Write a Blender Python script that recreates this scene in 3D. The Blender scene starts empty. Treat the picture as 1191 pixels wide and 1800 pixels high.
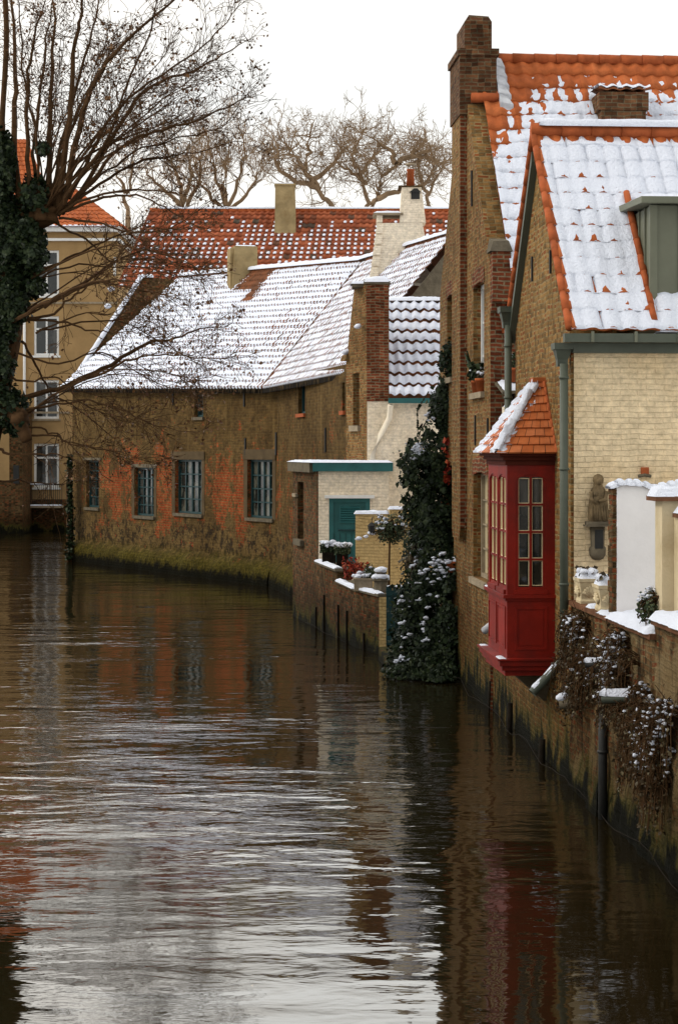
import bpy, math, random
from math import radians, sin, cos, pi, floor
from mathutils import Vector, noise
R = random.Random(7)

# ------------------------------------------------------------------ camera, sky, sun, exposure
S = bpy.context.scene
FPX, HZ, HC = 3400.0, 790.0, 4.1           # focal length and horizon in photo pixels, eye height above the water
cd = bpy.data.cameras.new('camera'); cam = bpy.data.objects.new('camera', cd)
S.collection.objects.link(cam); S.camera = cam
cam.location = (0, 0, HC); cam.rotation_euler = (radians(90), 0, 0)
cd.sensor_fit = 'VERTICAL'; cd.sensor_height = 36; cd.lens = 36*FPX/1800
cd.shift_y = -110/1800; cd.clip_start = .1; cd.clip_end = 6000
S.view_settings.view_transform = 'Standard'; S.view_settings.look = 'None'
S.view_settings.exposure = 0.42; S.view_settings.gamma = 1
S.render.engine = 'CYCLES'
S.cycles.max_bounces = 6; S.cycles.diffuse_bounces = 3; S.cycles.glossy_bounces = 3
S.cycles.use_denoising = True
SUN_EL, SUN_AZ = radians(38), radians(-95)    # azimuth from +Y towards +X
W = bpy.data.worlds.new('World'); S.world = W; W.use_nodes = True
nt = W.node_tree; nt.nodes.clear()
def wn(t, **k):
    n = nt.nodes.new(t)
    for a, b in k.items(): setattr(n, a, b)
    return n
sky = wn('ShaderNodeTexSky', sky_type='NISHITA', sun_disc=False, sun_elevation=SUN_EL, sun_rotation=SUN_AZ)
bg = wn('ShaderNodeBackground'); out = wn('ShaderNodeOutputWorld')
tc = wn('ShaderNodeTexCoord')
mpw = wn('ShaderNodeMapping'); mpw.inputs['Scale'].default_value = (1.2, 1.2, 3.5)
nz = wn('ShaderNodeTexNoise'); nz.inputs['Scale'].default_value = 1.6; nz.inputs['Detail'].default_value = 5; nz.inputs['Roughness'].default_value = .5
rp = wn('ShaderNodeValToRGB')
rp.color_ramp.elements[0].position = .3; rp.color_ramp.elements[0].color = (8.7, 9.3, 9.6, 1)
rp.color_ramp.elements[1].position = .66; rp.color_ramp.elements[1].color = (12.6, 12.0, 11.0, 1)
mx = wn('ShaderNodeMix', data_type='RGBA'); mx.inputs[0].default_value = .93
nt.links.new(tc.outputs['Generated'], mpw.inputs[0]); nt.links.new(mpw.outputs[0], nz.inputs['Vector'])
nt.links.new(nz.outputs['Fac'], rp.inputs[0])
# overcast: the cloud sheet is brightest fairly high over the far end of the canal, added so the water reflects it
sx = wn('ShaderNodeSeparateXYZ'); nt.links.new(tc.outputs['Generated'], sx.inputs[0])
er = wn('ShaderNodeValToRGB'); e_ = er.color_ramp.elements
e_[0].position = 0; e_[0].color = (.72,)*3+(1,); e_[1].position = 1; e_[1].color = (.75,)*3+(1,)
for p_, c_ in ((.06, .72), (.23, .78), (.31, 2.6), (.5, 2.4), (.68, .85)): k_ = e_.new(p_); k_.color = (c_,)*3+(1,)
nt.links.new(sx.outputs['Z'], er.inputs[0])
gr = wn('ShaderNodeMapRange', interpolation_type='SMOOTHSTEP'); gr.inputs[1].default_value = .1; gr.inputs[2].default_value = .85
nt.links.new(sx.outputs['Y'], gr.inputs[0])
em = wn('ShaderNodeMix', data_type='FLOAT'); em.inputs[2].default_value = .85; nt.links.new(gr.outputs[0], em.inputs[0]); nt.links.new(er.outputs[0], em.inputs[3])
gm = wn('ShaderNodeVectorMath', operation='SCALE'); nt.links.new(rp.outputs[0], gm.inputs[0]); nt.links.new(em.outputs[0], gm.inputs['Scale'])
nt.links.new(sky.outputs[0], mx.inputs[6]); nt.links.new(gm.outputs[0], mx.inputs[7])
nt.links.new(mx.outputs[2], bg.inputs[0]); bg.inputs[1].default_value = .1
nt.links.new(bg.outputs[0], out.inputs[0])
ld = bpy.data.lights.new('sun', 'SUN'); ld.energy = 1.1; ld.angle = radians(14); ld.color = (1, .92, .80)
sun = bpy.data.objects.new('sun', ld); S.collection.objects.link(sun)
sd = Vector((sin(SUN_AZ)*cos(SUN_EL), cos(SUN_AZ)*cos(SUN_EL), sin(SUN_EL)))
sun.rotation_euler = sd.to_track_quat('Z', 'Y').to_euler(); sun.location = (-10, 0, 30)

# ------------------------------------------------------------------ helpers
def pt(u, v, Y):                              # photo pixel + distance -> point
    return Vector(((u-595.5)/FPX*Y, Y, HC-(v-HZ)/FPX*Y))
def V3(x, y, z): return Vector((x, y, z))
class Frame:
    def __init__(s, o, xd, yd): s.o = Vector((o[0], o[1], 0)); s.x = Vector((xd[0], xd[1], 0)); s.y = Vector((yd[0], yd[1], 0))
    def __call__(s, a, b, z): return s.o+s.x*a+s.y*b+Vector((0, 0, z))
def wframe(P, Q, left):                       # wall frame: x from P to Q, y inwards (left of P->Q or right)
    d = Vector((Q[0]-P[0], Q[1]-P[1])); L = d.length; d /= L
    n = Vector((-d.y, d.x)) if left else Vector((d.y, -d.x))
    return Frame(P, d, n), L
WORLD = Frame((0, 0), (1, 0), (0, 1))
AN = math.atan(.0678); ca, sa = cos(AN), sin(AN)
G = Frame((4.454, 0), (-sa, ca), (ca, sa))    # right bank: x along the canal, y into the bank
def gs(u, t=0): return (4.454+t)/((u-595.5)/FPX+.0678)/ca   # distance along the bank for a pixel column
def gz(v, s): return HC-(v-HZ)/FPX*s*ca
def front(s, t0=0): p = G(s, t0, 0); return Frame((p.x, p.y), (ca, sa), (-sa, ca))  # wall across: x into the bank, y away

class MB:
    def __init__(s): s.v = []; s.f = []; s.uv = {}
    def add(s, p): s.v.append(Vector(p)); return len(s.v)-1
    def face(s, pts): s.f.append([s.add(p) for p in pts]); return s
    def box(s, F, x0, x1, y0, y1, z0, z1):
        c = [F(x, y, z) for z in (z0, z1) for x, y in ((x0, y0), (x1, y0), (x1, y1), (x0, y1))]
        return s.hexa(c)
    def hexa(s, c):
        i = [s.add(p) for p in c]
        for q in ((3, 2, 1, 0), (4, 5, 6, 7), (0, 1, 5, 4), (1, 2, 6, 5), (2, 3, 7, 6), (3, 0, 4, 7)): s.f.append([i[k] for k in q])
        return s
    def prism(s, F, prof, y0, y1):            # profile in x,z pushed along y
        n = len(prof)
        a = [s.add(F(x, y0, z)) for x, z in prof]; b = [s.add(F(x, y1, z)) for x, z in prof]
        s.f.append(a[::-1]); s.f.append(b)
        for k in range(n): s.f.append([a[k], a[(k+1) % n], b[(k+1) % n], b[k]])
        return s
    def extr(s, prof, z0, z1):                # ground plan pushed up
        n = len(prof)
        a = [s.add((p[0], p[1], z0)) for p in prof]; b = [s.add((p[0], p[1], z1)) for p in prof]
        s.f.append(a[::-1]); s.f.append(b)
        for k in range(n): s.f.append([a[k], a[(k+1) % n], b[(k+1) % n], b[k]])
        return s
    def tube(s, pts, rad, n=6, cap=True):
        pts = [Vector(p) for p in pts]; m = len(pts)
        if not hasattr(rad, '__len__'): rad = [rad]*m
        rings = []; ref = Vector((0, 0, 1))
        for k in range(m):
            d = (pts[min(k+1, m-1)]-pts[max(k-1, 0)])
            if d.length < 1e-6: d = Vector((0, 0, 1))
            d.normalize()
            r = ref if abs(d.dot(ref)) < .95 else Vector((1, 0, 0))
            x = d.cross(r).normalized(); y = d.cross(x)
            rings.append([s.add(pts[k]+(x*cos(2*pi*j/n)+y*sin(2*pi*j/n))*rad[k]) for j in range(n)])
        for k in range(m-1):
            a, b = rings[k], rings[k+1]
            for j in range(n): s.f.append([a[j], a[(j+1) % n], b[(j+1) % n], b[j]])
        if cap: s.f.append(rings[0][::-1]); s.f.append(rings[-1])
        return s
    def lathe(s, c, prof, n=14):
        rings = [[s.add(c+Vector((r*cos(2*pi*j/n), r*sin(2*pi*j/n), z))) for j in range(n)] for r, z in prof]
        for a, b in zip(rings, rings[1:]):
            for j in range(n): s.f.append([a[j], a[(j+1) % n], b[(j+1) % n], b[j]])
        s.f.append(rings[0][::-1]); s.f.append(rings[-1]); return s
    def blob(s, c, rx, ry, rz, jit=.2, n=8, m=5, flat=0):
        c = Vector(c); sd = Vector((R.random()*50, R.random()*50, R.random()*50)); rings = []
        for i in range(m+1):
            th = pi*i/m; row = []
            for j in range(n):
                d = Vector((sin(th)*cos(2*pi*j/n), sin(th)*sin(2*pi*j/n), cos(th)))
                k = 1+jit*noise.noise(d*1.3+sd)*1.8
                z = d.z*rz*k
                if z < 0: z *= (1-flat)
                row.append(s.add(c+Vector((d.x*rx*k, d.y*ry*k, z))))
            rings.append(row)
        for a, b in zip(rings, rings[1:]):
            for j in range(n): s.f.append([b[j], b[(j+1) % n], a[(j+1) % n], a[j]])
        return s
    def leaf(s, c, size, nrm=None, fold=.25):
        n = Vector((R.gauss(0, 1), R.gauss(0, 1), R.gauss(0, 1)))
        if nrm is not None: n = n*.55+nrm
        n.normalize(); x = n.orthogonal().normalized(); a = R.random()*6.28
        y = n.cross(x); d = x*cos(a)+y*sin(a); e = n.cross(d); L = size*R.uniform(.7, 1.3); w = L*R.uniform(.35, .5)
        c = Vector(c); q = [c-d*L*.5, c+e*w-n*fold*w+d*L*.05, c+d*L*.5, c-e*w-n*fold*w+d*L*.05]
        i = [s.add(p) for p in q]; s.f.append([i[0], i[1], i[2]]); s.f.append([i[0], i[2], i[3]])
    def build(s, name, mat, parent=None, smooth=False, loc=None):
        base = Vector((0, 0, 0))
        if parent is not None: base = BASE[parent.name]
        elif loc is not None: base = Vector(loc)
        me = bpy.data.meshes.new(name)
        me.from_pydata([tuple(p-base) for p in s.v], [], s.f)
        uvl = me.uv_layers.new(name='UVMap').data
        me.polygons.foreach_set('use_smooth', [smooth]*len(me.polygons))
        buf = [0.0]*(2*len(me.loops)); V = s.v; uvd = s.uv; li = 0
        for f in s.f:
            if f[0] in uvd:
                for k in f: buf[2*li], buf[2*li+1] = uvd[k]; li += 1
                continue
            n = (V[f[1]]-V[f[0]]).cross(V[f[2]]-V[f[0]])
            if n.length < 1e-12 and len(f) > 3: n = (V[f[2]]-V[f[1]]).cross(V[f[3]]-V[f[1]])
            if n.length > 0: n.normalize()
            if abs(n.z) < .75:
                t = Vector((-n.y, n.x, 0)).normalized() if (n.x or n.y) else Vector((1, 0, 0))
                if abs(t.x) > abs(t.y):
                    if t.x < 0: t = -t
                elif t.y < 0: t = -t
                for k in f: buf[2*li] = V[k].dot(t); buf[2*li+1] = V[k].z; li += 1
            else:
                for k in f: buf[2*li] = V[k].x; buf[2*li+1] = V[k].y; li += 1
        uvl.foreach_set('uv', buf)
        me.materials.append(mat); me.update()
        o = bpy.data.objects.new(name, me); S.collection.objects.link(o)
        BASE[o.name] = base
        if parent is not None: o.parent = parent
        else: o.location = base
        return o
BASE = {}
def tag(o, label, cat, group=None, kind=None):
    if label: o['label'] = label
    if cat: o['category'] = cat
    if group: o['group'] = group
    if kind: o['kind'] = kind
    return o
def thing(name, label, cat, loc, group=None):
    o = bpy.data.objects.new(name, None); S.collection.objects.link(o); o.location = loc; o.empty_display_size = .2
    BASE[o.name] = Vector(loc); return tag(o, label, cat, group)
def struct(o): o['kind'] = 'structure'; return o
def copy_tree(o, off, parent=None):
    c = o.copy(); S.collection.objects.link(c)
    if parent is not None: c.parent = parent
    else: c.location = o.location+Vector(off); BASE[c.name] = BASE[o.name]+Vector(off)
    for ch in list(o.children): copy_tree(ch, off, c)
    return c

def wall(mb, F, x0, x1, z0, z1, ops=(), depth=.2, sub=None):
    xs = sorted({x0, x1, *[o[0] for o in ops], *[o[1] for o in ops]}); zs = sorted({z0, z1, *[o[2] for o in ops], *[o[3] for o in ops]})
    xs = [x for x in xs if x0 <= x <= x1]; zs = [z for z in zs if z0 <= z <= z1]
    for a, b in zip(xs, xs[1:]):
        for c, d in zip(zs, zs[1:]):
            mx_, mz_ = (a+b)/2, (c+d)/2
            if any(o[0] < mx_ < o[1] and o[2] < mz_ < o[3] for o in ops): continue
            mb.face([F(a, 0, c), F(b, 0, c), F(b, 0, d), F(a, 0, d)])
    for a, b, c, d in ops:
        mb.face([F(a, 0, c), F(a, depth, c), F(a, depth, d), F(a, 0, d)]); mb.face([F(b, 0, c), F(b, depth, c), F(b, depth, d), F(b, 0, d)])
        mb.face([F(a, 0, d), F(a, depth, d), F(b, depth, d), F(b, 0, d)]); mb.face([F(a, 0, c), F(a, depth, c), F(b, depth, c), F(b, 0, c)])
def window(parent, F, op, d, mf, mp, nx, ny, fw=.06, mw=.025, name='window', sill=None, transom=None, xs=None):
    a, b, c, e = op
    m = MB()
    m.box(F, a, a+fw, d-.05, d+.05, c, e).box(F, b-fw, b, d-.05, d+.05, c, e).box(F, a+fw, b-fw, d-.05, d+.05, c, c+fw).box(F, a+fw, b-fw, d-.05, d+.05, e-fw, e)
    for k in range(1, nx):
        x = a+fw+(b-a-2*fw)*k/nx; w = mw*(1.9 if xs and k in xs else 1)
        m.box(F, x-w/2, x+w/2, d-.035, d+.03, c+fw, e-fw)
    zz = [c+fw+(e-c-2*fw)*k/ny for k in range(1, ny)] if transom is None else transom
    for z in zz: m.box(F, a+fw, b-fw, d-.028, d+.028, z-mw/2, z+mw/2)
    w = m.build(name, mf, parent)
    MB().face([F(a, d+.012, c), F(b, d+.012, c), F(b, d+.012, e), F(a, d+.012, e)]).build('pane', mp, w)
    if sill: MB().box(F, a-.08, b+.08, -.07, d-.051, c-.1, c-.002).build('sill', sill, w)
    return w
def bil(c00, c10, c11, c01):
    c00, c10, c11, c01 = map(Vector, (c00, c10, c11, c01))
    def P(a, b): return (c00*(1-a)+c10*a)*(1-b)+(c01*(1-a)+c11*a)*b
    n = (c10-c00).cross(c01-c00)+(c11-c01).cross(c11-c10)
    n.normalize()
    if n.z < 0: n = -n
    return P, n
def prof(x, k=1):
    x = x-floor(x)
    return .5+.5*cos(2*pi*(x-.12)) if k else 0
def pantiles(mb, P, n, nc, nr, amp, lift, res=6, wave=1, sag=None, wob=.3):
    N = nc*res
    for r in range(nr):
        b0, b1 = r/nr, min((r+1.08)/nr, 1)
        rows = []
        rnd = [R.uniform(-1, 1) for _ in range(nc+1)]
        for (b, off, fv) in ((b0, -.004, 0), (b0, lift, .02), (b0+(b1-b0)*.5, lift*.5, .5), (b1, 0, .99)):
            row = []
            for k in range(N+1):
                a = k/N; h = amp*prof(k/res, wave); j = rnd[min(k//res, nc-1)]*wob
                p = P(a, b)+n*(h+off*(1+j*.5) if fv > 0 else h*.6+off)
                if 0 < r and fv <= .02: p = p+(P(a, b0+.02/nr)-P(a, b0))*j*1.5
                i = mb.add(p); mb.uv[i] = (min(k/res, nc-.001), r+fv); row.append(i)
            rows.append(row)
        for A, B in zip(rows, rows[1:]):
            for k in range(N): mb.f.append([A[k], A[k+1], B[k+1], B[k]])
def snowcap(mb, P, n, nc, nr, amp, lift, T, res=5, lines=(0, .12, .35, .65, .9, 1.04), wave=1, follow=.75, lip=.35, drape=0):
    N = nc*res
    for r in range(nr):
        rows = []
        for q, fb in enumerate(lines):
            row = []
            for k in range(N+1):
                a = k/N; b = min((r+fb)/nr, 1)
                h = amp*prof(k/res, wave); base = h+lift*(1-fb)
                t = T(a, b, r, fb, k/res, h/max(amp, 1e-6))
                if q == 0: t *= lip
                fo = follow if t > 0 else 1
                p = P(a, b)+n*(base*fo+(amp*.45)*(1-fo)+t)
                if q == 0 and drape and t > 0: p = P(a, b)+n*(h*.6+.006)+(P(a, b0n(b, nr))-P(a, b))*drape
                elif q == 0: p = p+(P(a, b0n(b, nr))-P(a, b))*.04
                row.append((mb.add(p), t))
            rows.append(row)
        for A, B in zip(rows, rows[1:]):
            for k in range(N):
                q = (A[k], A[k+1], B[k+1], B[k])
                if max(x[1] for x in q) < -.004: continue
                mb.f.append([x[0] for x in q])
def b0n(b, nr): return b-1/nr
def nz3(x, y, z=0, o=3):
    return noise.fractal(Vector((x, y, z)), .9, 2.1, o)

# ------------------------------------------------------------------ materials
def new(name):
    m = bpy.data.materials.new(name); m.use_nodes = True; return m, N_(m)
class N_:
    def __init__(s, m): s.t = m.node_tree; s.b = s.t.nodes['Principled BSDF']
    def n(s, t, ins=None, **k):
        q = s.t.nodes.new(t)
        for a, b in k.items(): setattr(q, a, b)
        for a, b in (ins or {}).items(): s.set(q.inputs[a], b)
        return q
    def set(s, i, v):
        if isinstance(v, bpy.types.NodeSocket): s.t.links.new(v, i)
        elif isinstance(v, tuple) and len(v) == 3 and i.type == 'RGBA': i.default_value = (*v, 1)
        else: i.default_value = v
    def p(s, **k):
        for a, b in k.items(): s.set(s.b.inputs[a.replace('_', ' ')], b)
    def pos(s): return s.n('ShaderNodeNewGeometry').outputs['Position']
    def uv(s): return s.n('ShaderNodeUVMap', uv_map='UVMap').outputs[0]
    def noise(s, vec, scale, detail=4, rough=.6, dist=0):
        return s.n('ShaderNodeTexNoise', {'Vector': vec, 'Scale': scale, 'Detail': detail, 'Roughness': rough, 'Distortion': dist}).outputs['Fac']
    def ramp(s, f, *st):
        q = s.n('ShaderNodeValToRGB', {0: f}); e = q.color_ramp.elements
        while len(e) < len(st): e.new(.5)
        for x, (p, c) in zip(e, st): x.position = p; x.color = (*c, 1) if isinstance(c, tuple) else (c, c, c, 1)
        return q.outputs[0]
    def mix(s, f, a, b, mode='MIX'):
        q = s.n('ShaderNodeMix', data_type='RGBA', blend_type=mode); s.set(q.inputs[0], f); s.set(q.inputs[6], a); s.set(q.inputs[7], b); return q.outputs[2]
    def math(s, op, a, b=0, c=False):
        q = s.n('ShaderNodeMath', operation=op, use_clamp=c); s.set(q.inputs[0], a); s.set(q.inputs[1], b); return q.outputs[0]
    def mapr(s, f, a, b, c=0, d=1):
        return s.n('ShaderNodeMapRange', {0: f, 1: a, 2: b, 3: c, 4: d}, clamp=True).outputs[0]
    def xyz(s, v): return s.n('ShaderNodeSeparateXYZ', {0: v}).outputs
    def scale(s, v, x, y, z): return s.n('ShaderNodeMapping', {'Vector': v, 'Scale': (x, y, z)}).outputs[0]
    def bump(s, h, dist=.01, st=1, nrm=None):
        q = s.n('ShaderNodeBump', {'Height': h, 'Distance': dist, 'Strength': st})
        if nrm: s.set(q.inputs['Normal'], nrm)
        return q.outputs[0]
def plain(name, col, rough=.6, var=.25, vs=6, bump=.003, bs=30, metal=0, dirt=None):
    m, g = new(name); P = g.pos(); f = g.noise(P, vs)
    c = g.mix(g.mapr(f, .3, .7), tuple(x*(1-var) for x in col), tuple(min(1, x*(1+var)) for x in col))
    if dirt: c = g.mix(g.mapr(g.noise(P, 1.7, 5, .7), .5, .72), c, dirt)
    if rough >= .7: g.b.inputs['Specular IOR Level'].default_value = .06
    elif rough >= .5: g.b.inputs['Specular IOR Level'].default_value = .25
    g.p(Base_Color=c, Roughness=rough, Metallic=metal, Normal=g.bump(g.noise(P, bs), bump)); return m
def brick(name, c1, c2, mortar, var=(.6, 1.2), msize=.012, moss=None, stain=None, bump=.012, bw=.215, rh=.068, soft=.25, dist=.03, patch=None, dark=None, accent=None):
    m, g = new(name); P = g.pos(); uv = g.uv()
    w = g.n('ShaderNodeTexNoise', {'Vector': P, 'Scale': 2.5, 'Detail': 2}).outputs['Color']
    wv = g.n('ShaderNodeVectorMath', {0: w, 1: (.5, .5, .5)}, operation='SUBTRACT').outputs[0]
    wv = g.n('ShaderNodeVectorMath', {0: wv, 'Scale': dist*3}, operation='SCALE').outputs[0]
    uvd = g.n('ShaderNodeVectorMath', {0: uv, 1: wv}, operation='ADD').outputs[0]
    b = g.n('ShaderNodeTexBrick', {'Vector': uvd, 'Color1': c1, 'Color2': c2, 'Mortar': mortar, 'Scale': 1, 'Mortar Size': msize, 'Mortar Smooth': soft, 'Brick Width': bw, 'Row Height': rh, 'Bias': -.1})
    # individual bricks: a cell value per brick
    cell = g.n('ShaderNodeTexWhiteNoise', {'Vector': g.n('ShaderNodeVectorMath', {0: g.scale(uvd, 1/bw*2, 1/rh, 1)}, operation='FLOOR').outputs[0]}, noise_dimensions='2D').outputs['Value']
    col = g.mix(1, b.outputs[0], g.ramp(cell, (0, var[0]), (1, var[1])), 'MULTIPLY')
    if accent: col = g.mix(g.math('MULTIPLY', b.outputs['Fac'], -1) if 0 else g.math('MULTIPLY', g.math('GREATER_THAN', cell, accent[1]), g.math('SUBTRACT', 1, b.outputs['Fac'])), col, accent[0])
    col = g.mix(.7, col, g.ramp(g.noise(P, 11, 6, .75), (.3, .55), (.7, 1.3)), 'MULTIPLY')
    big = g.noise(P, .55, 5, .65)
    if patch: col = g.mix(g.mapr(g.noise(g.scale(P, 1, 1, 1.3), 1.3, 5, .68), patch[1], patch[1]+.08), col, g.mix(g.noise(P, 12), tuple(x*.75 for x in patch[0]), tuple(x*1.25 for x in patch[0])))
    if stain: col = g.mix(g.mapr(big, .42, .7, 0, .85), col, g.mix(1, col, stain, 'MULTIPLY'))
    if dark:                                   # run-off streaks
        st = g.noise(g.scale(P, 7, 7, .5), 1, 4, .6); col = g.mix(g.mapr(st, .52, .68, 0, dark), col, (.035, .03, .022))
    z = g.xyz(P)[2]
    if moss:
        hz = g.math('ADD', z, g.math('MULTIPLY', g.math('SUBTRACT', g.noise(g.scale(P, 1, 1, .5), 1.8, 6, .75), .5), moss[1]*5))
        col = g.mix(g.mapr(hz, moss[0]+moss[1]*1.6, moss[0], 0, .9), col, g.mix(1, col, (.42, .38, .30), 'MULTIPLY'))
        col = g.mix(g.mapr(hz, moss[0]*.75, moss[0]*.3), col, g.mix(g.noise(P, 7), (.022, .024, .007), (.11, .10, .022)))
        col = g.mix(g.mapr(hz, moss[0]*.48, moss[0]*.22), col, (.007, .007, .004))
    if not stain or stain[0] < .8: col = g.mix(1, col, (.80, .77, .69), 'MULTIPLY')
    g.b.inputs['Specular IOR Level'].default_value = .06
    bh = g.math('ADD', g.math('MULTIPLY', b.outputs['Fac'], -1), g.math('MULTIPLY', g.noise(P, 28, 5, .7), .9))
    g.p(Base_Color=col, Roughness=.88, Normal=g.bump(bh, bump)); return m
def tile(name, c0, c1, c2, c3, lines=0, rough=.75):
    m, g = new(name); uv = g.uv(); P = g.pos()
    cell = g.n('ShaderNodeTexWhiteNoise', {'Vector': g.n('ShaderNodeVectorMath', {0: uv}, operation='FLOOR').outputs[0]}, noise_dimensions='2D').outputs['Value']
    col = g.ramp(cell, (0, c0), (.12, c1), (.6, c2), (.97, c3))
    col = g.mix(.6, col, g.ramp(g.noise(P, 6, 5, .7), (.3, .5), (.7, 1.25)), 'MULTIPLY')
    col = g.mix(g.mapr(g.noise(P, 1.1, 5, .7), .55, .75, 0, .6), col, g.mix(1, col, (.5, .45, .38), 'MULTIPLY'))
    if lines:
        fx = g.math('FRACT', g.math('ADD', g.xyz(uv)[0], g.math('MULTIPLY', g.math('FLOOR', g.xyz(uv)[1]), .5)))
        col = g.mix(g.math('LESS_THAN', fx, .06), col, (.03, .012, .006))
    g.b.inputs['Specular IOR Level'].default_value = .15
    g.p(Base_Color=col, Roughness=rough, Normal=g.bump(g.noise(P, 40), .004)); return m
def snowmat(name='snow', tint=(.82, .865, .985)):
    m, g = new(name); P = g.pos()
    c = g.mix(g.noise(P, 3, 4), tuple(x*.93 for x in tint), tint)
    g.p(Base_Color=c, Roughness=.75, Normal=g.bump(g.math('ADD', g.noise(P, 22, 5, .65), g.math('MULTIPLY', g.noise(P, 90), .4)), .05))
    g.b.inputs['Subsurface Weight'].default_value = 0; return m
def leafmat(name, a, b, c):
    m, g = new(name); r = g.n('ShaderNodeNewGeometry').outputs['Random Per Island']
    g.p(Base_Color=g.ramp(r, (0, a), (.6, b), (1, c)), Roughness=.55); g.b.inputs['Specular IOR Level'].default_value = .15; return m
def glass(name, a=(.012, .014, .013), b=(.05, .05, .045), rough=.06, sc=2.0, th=.55):
    m, g = new(name); P = g.pos()
    g.p(Base_Color=g.mix(g.mapr(g.noise(g.scale(P, 1, 1, .5), sc, 3), th-.05, th+.05), a, b), Roughness=rough, IOR=1.5, Normal=g.bump(g.noise(P, 1.6, 1), .004)); return m

M = {}
M['snow'] = snowmat()
M['brick_gable'] = brick('brick_gable', (.33, .185, .07), (.36, .215, .085), (.31, .225, .115), (.5, 1.35), accent=((.27, .095, .036), .82), msize=.016, moss=(.8, .6), stain=(.6, .52, .42), bump=.02)
M['brick_red'] = brick('brick_red', (.20, .05, .025), (.29, .085, .04), (.27, .20, .13), (.5, 1.3), stain=(.5, .45, .4), msize=.014)
M['brick_dark'] = brick('brick_dark', (.13, .055, .03), (.19, .09, .045), (.17, .13, .085), (.5, 1.4), stain=(.5, .45, .4))
M['brick_tall'] = brick('brick_tall', (.31, .165, .062), (.33, .195, .078), (.29, .205, .105), (.5, 1.35), accent=((.26, .085, .032), .80), msize=.016, moss=(1.0, .9), stain=(.55, .48, .4), bump=.018)
M['brick_quay'] = brick('brick_quay', (.27, .14, .065), (.27, .17, .085), (.24, .18, .1), (.4, 1.4), moss=(.75, .4), stain=(.55, .47, .38), bump=.05, patch=((.36, .28, .165), .47), dark=.8, accent=((.26, .075, .03), .78))
M['brick_garden'] = brick('brick_garden', (.13, .068, .032), (.135, .088, .042), (.12, .09, .048), (.4, 1.5), moss=(.6, .4), stain=(.55, .48, .38), dark=.45, accent=((.2, .06, .025), .8))
M['cream_paint'] = brick('cream_paint', (.74, .59, .38), (.75, .60, .385), (.725, .575, .365), (.97, 1.03), bump=.008, soft=.9, stain=(.81, .72, .58), dist=.02)
M['white_paint'] = brick('white_paint', (.80, .70, .55), (.81, .71, .56), (.76, .66, .51), (.97, 1.03), bump=.007, soft=.7, stain=(.9, .87, .8), dist=.02)
M['yellow_paint'] = brick('yellow_paint', (.62, .44, .20), (.63, .45, .205), (.54, .375, .165), (.93, 1.06), bump=.012, soft=.5, stain=(.85, .8, .7))
M['ochre_wall'] = plain('ochre_wall', (.31, .20, .09), .9, .15, 1.2, .004, 12, dirt=(.30, .19, .085))
M['stucco'] = plain('stucco', (.52, .43, .28), .9, .12, 2, .01, 14, dirt=(.40, .31, .18))
M['whitewash'] = plain('whitewash', (.82, .80, .80), .85, .04, 3, .006, 10)
M['tile_bright'] = tile('tile_bright', (.27, .068, .02), (.34, .085, .024), (.39, .10, .028), (.45, .125, .038))
M['tile_old'] = tile('tile_old', (.07, .055, .04), (.20, .055, .024), (.28, .072, .03), (.35, .10, .042))
M['tile_brown'] = tile('tile_brown', (.045, .03, .018), (.11, .045, .02), (.16, .06, .025), (.23, .08, .032))
M['tile_flat'] = tile('tile_flat', (.31, .078, .022), (.37, .095, .026), (.41, .115, .034), (.45, .14, .05), lines=1)
M['coping_tile'] = plain('coping_tile', (.13, .06, .032), .85, .35, 5, .008, 25)
M['terracotta'] = plain('terracotta', (.31, .08, .028), .7, .3, 5, .004, 30)
M['red_paint'] = plain('red_paint', (.19, .0075, .0018), .5, .28, 2.2, .003, 14, dirt=(.10, .008, .004))
M['red_dark'] = plain('red_dark', (.065, .014, .008), .7, .2, 3, .001, 20)
M['red_paint'].node_tree.nodes['Principled BSDF'].inputs['Specular IOR Level'].default_value = .2
M['cream_pane'] = glass('cream_pane', (.40, .34, .22), (.58, .50, .34), .15, 3, .5) if 0 else plain('cream_pane', (.50, .43, .30), .25, .15, 4, .001)  # plain cream for the panes on the bay's canal side
M['putty'] = plain('putty', (.60, .50, .30), .6, .08)
M['zinc'] = plain('zinc', (.13, .135, .095), .55, .14, 1.5, .002, 8)
M['green_metal'] = plain('green_metal', (.068, .078, .058), .5, .18, 3, .002, 20)
M['teal'] = plain('teal', (.022, .105, .105), .5, .18, 3, .002, 20)
M['teal_dark'] = plain('teal_dark', (.008, .034, .036), .5, .2, 4)
M['white_frame'] = plain('white_frame', (.70, .70, .68), .5, .06)
M['stone'] = plain('stone', (.26, .21, .145), .9, .25, 5, .012, 18)
M['stone_dark'] = plain('stone_dark', (.12, .10, .07), .9, .3, 5, .012, 18)
M['render_grey'] = plain('render_grey', (.085, .06, .033), .9, .22, 3, .008, 16)
M['chimney_render'] = plain('chimney_render', (.30, .225, .115), .9, .25, 2.2, .01, 14, dirt=(.20, .135, .06))
M['statue_stone'] = plain('statue_stone', (.14, .10, .055), .9, .4, 14, .008, 40, dirt=(.07, .055, .035))
M['urn_stone'] = plain('urn_stone', (.50, .41, .26), .85, .2, 8, .006, 30)
M['iron'] = plain('iron', (.018, .018, .017), .6, .3)
M['lead'] = plain('lead', (.42, .43, .46), .6, .25, 7)
M['wood_dark'] = plain('wood_dark', (.012, .009, .006), .85, .4, 8, .01, 20)
M['glass'] = glass('glass')
M['glass_curtain'] = glass('glass_curtain', (.014, .016, .014), (.085, .085, .065), .10, 2.6, .52)
M['blind'] = plain('blind', (.42, .35, .22), .7, .1)
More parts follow.
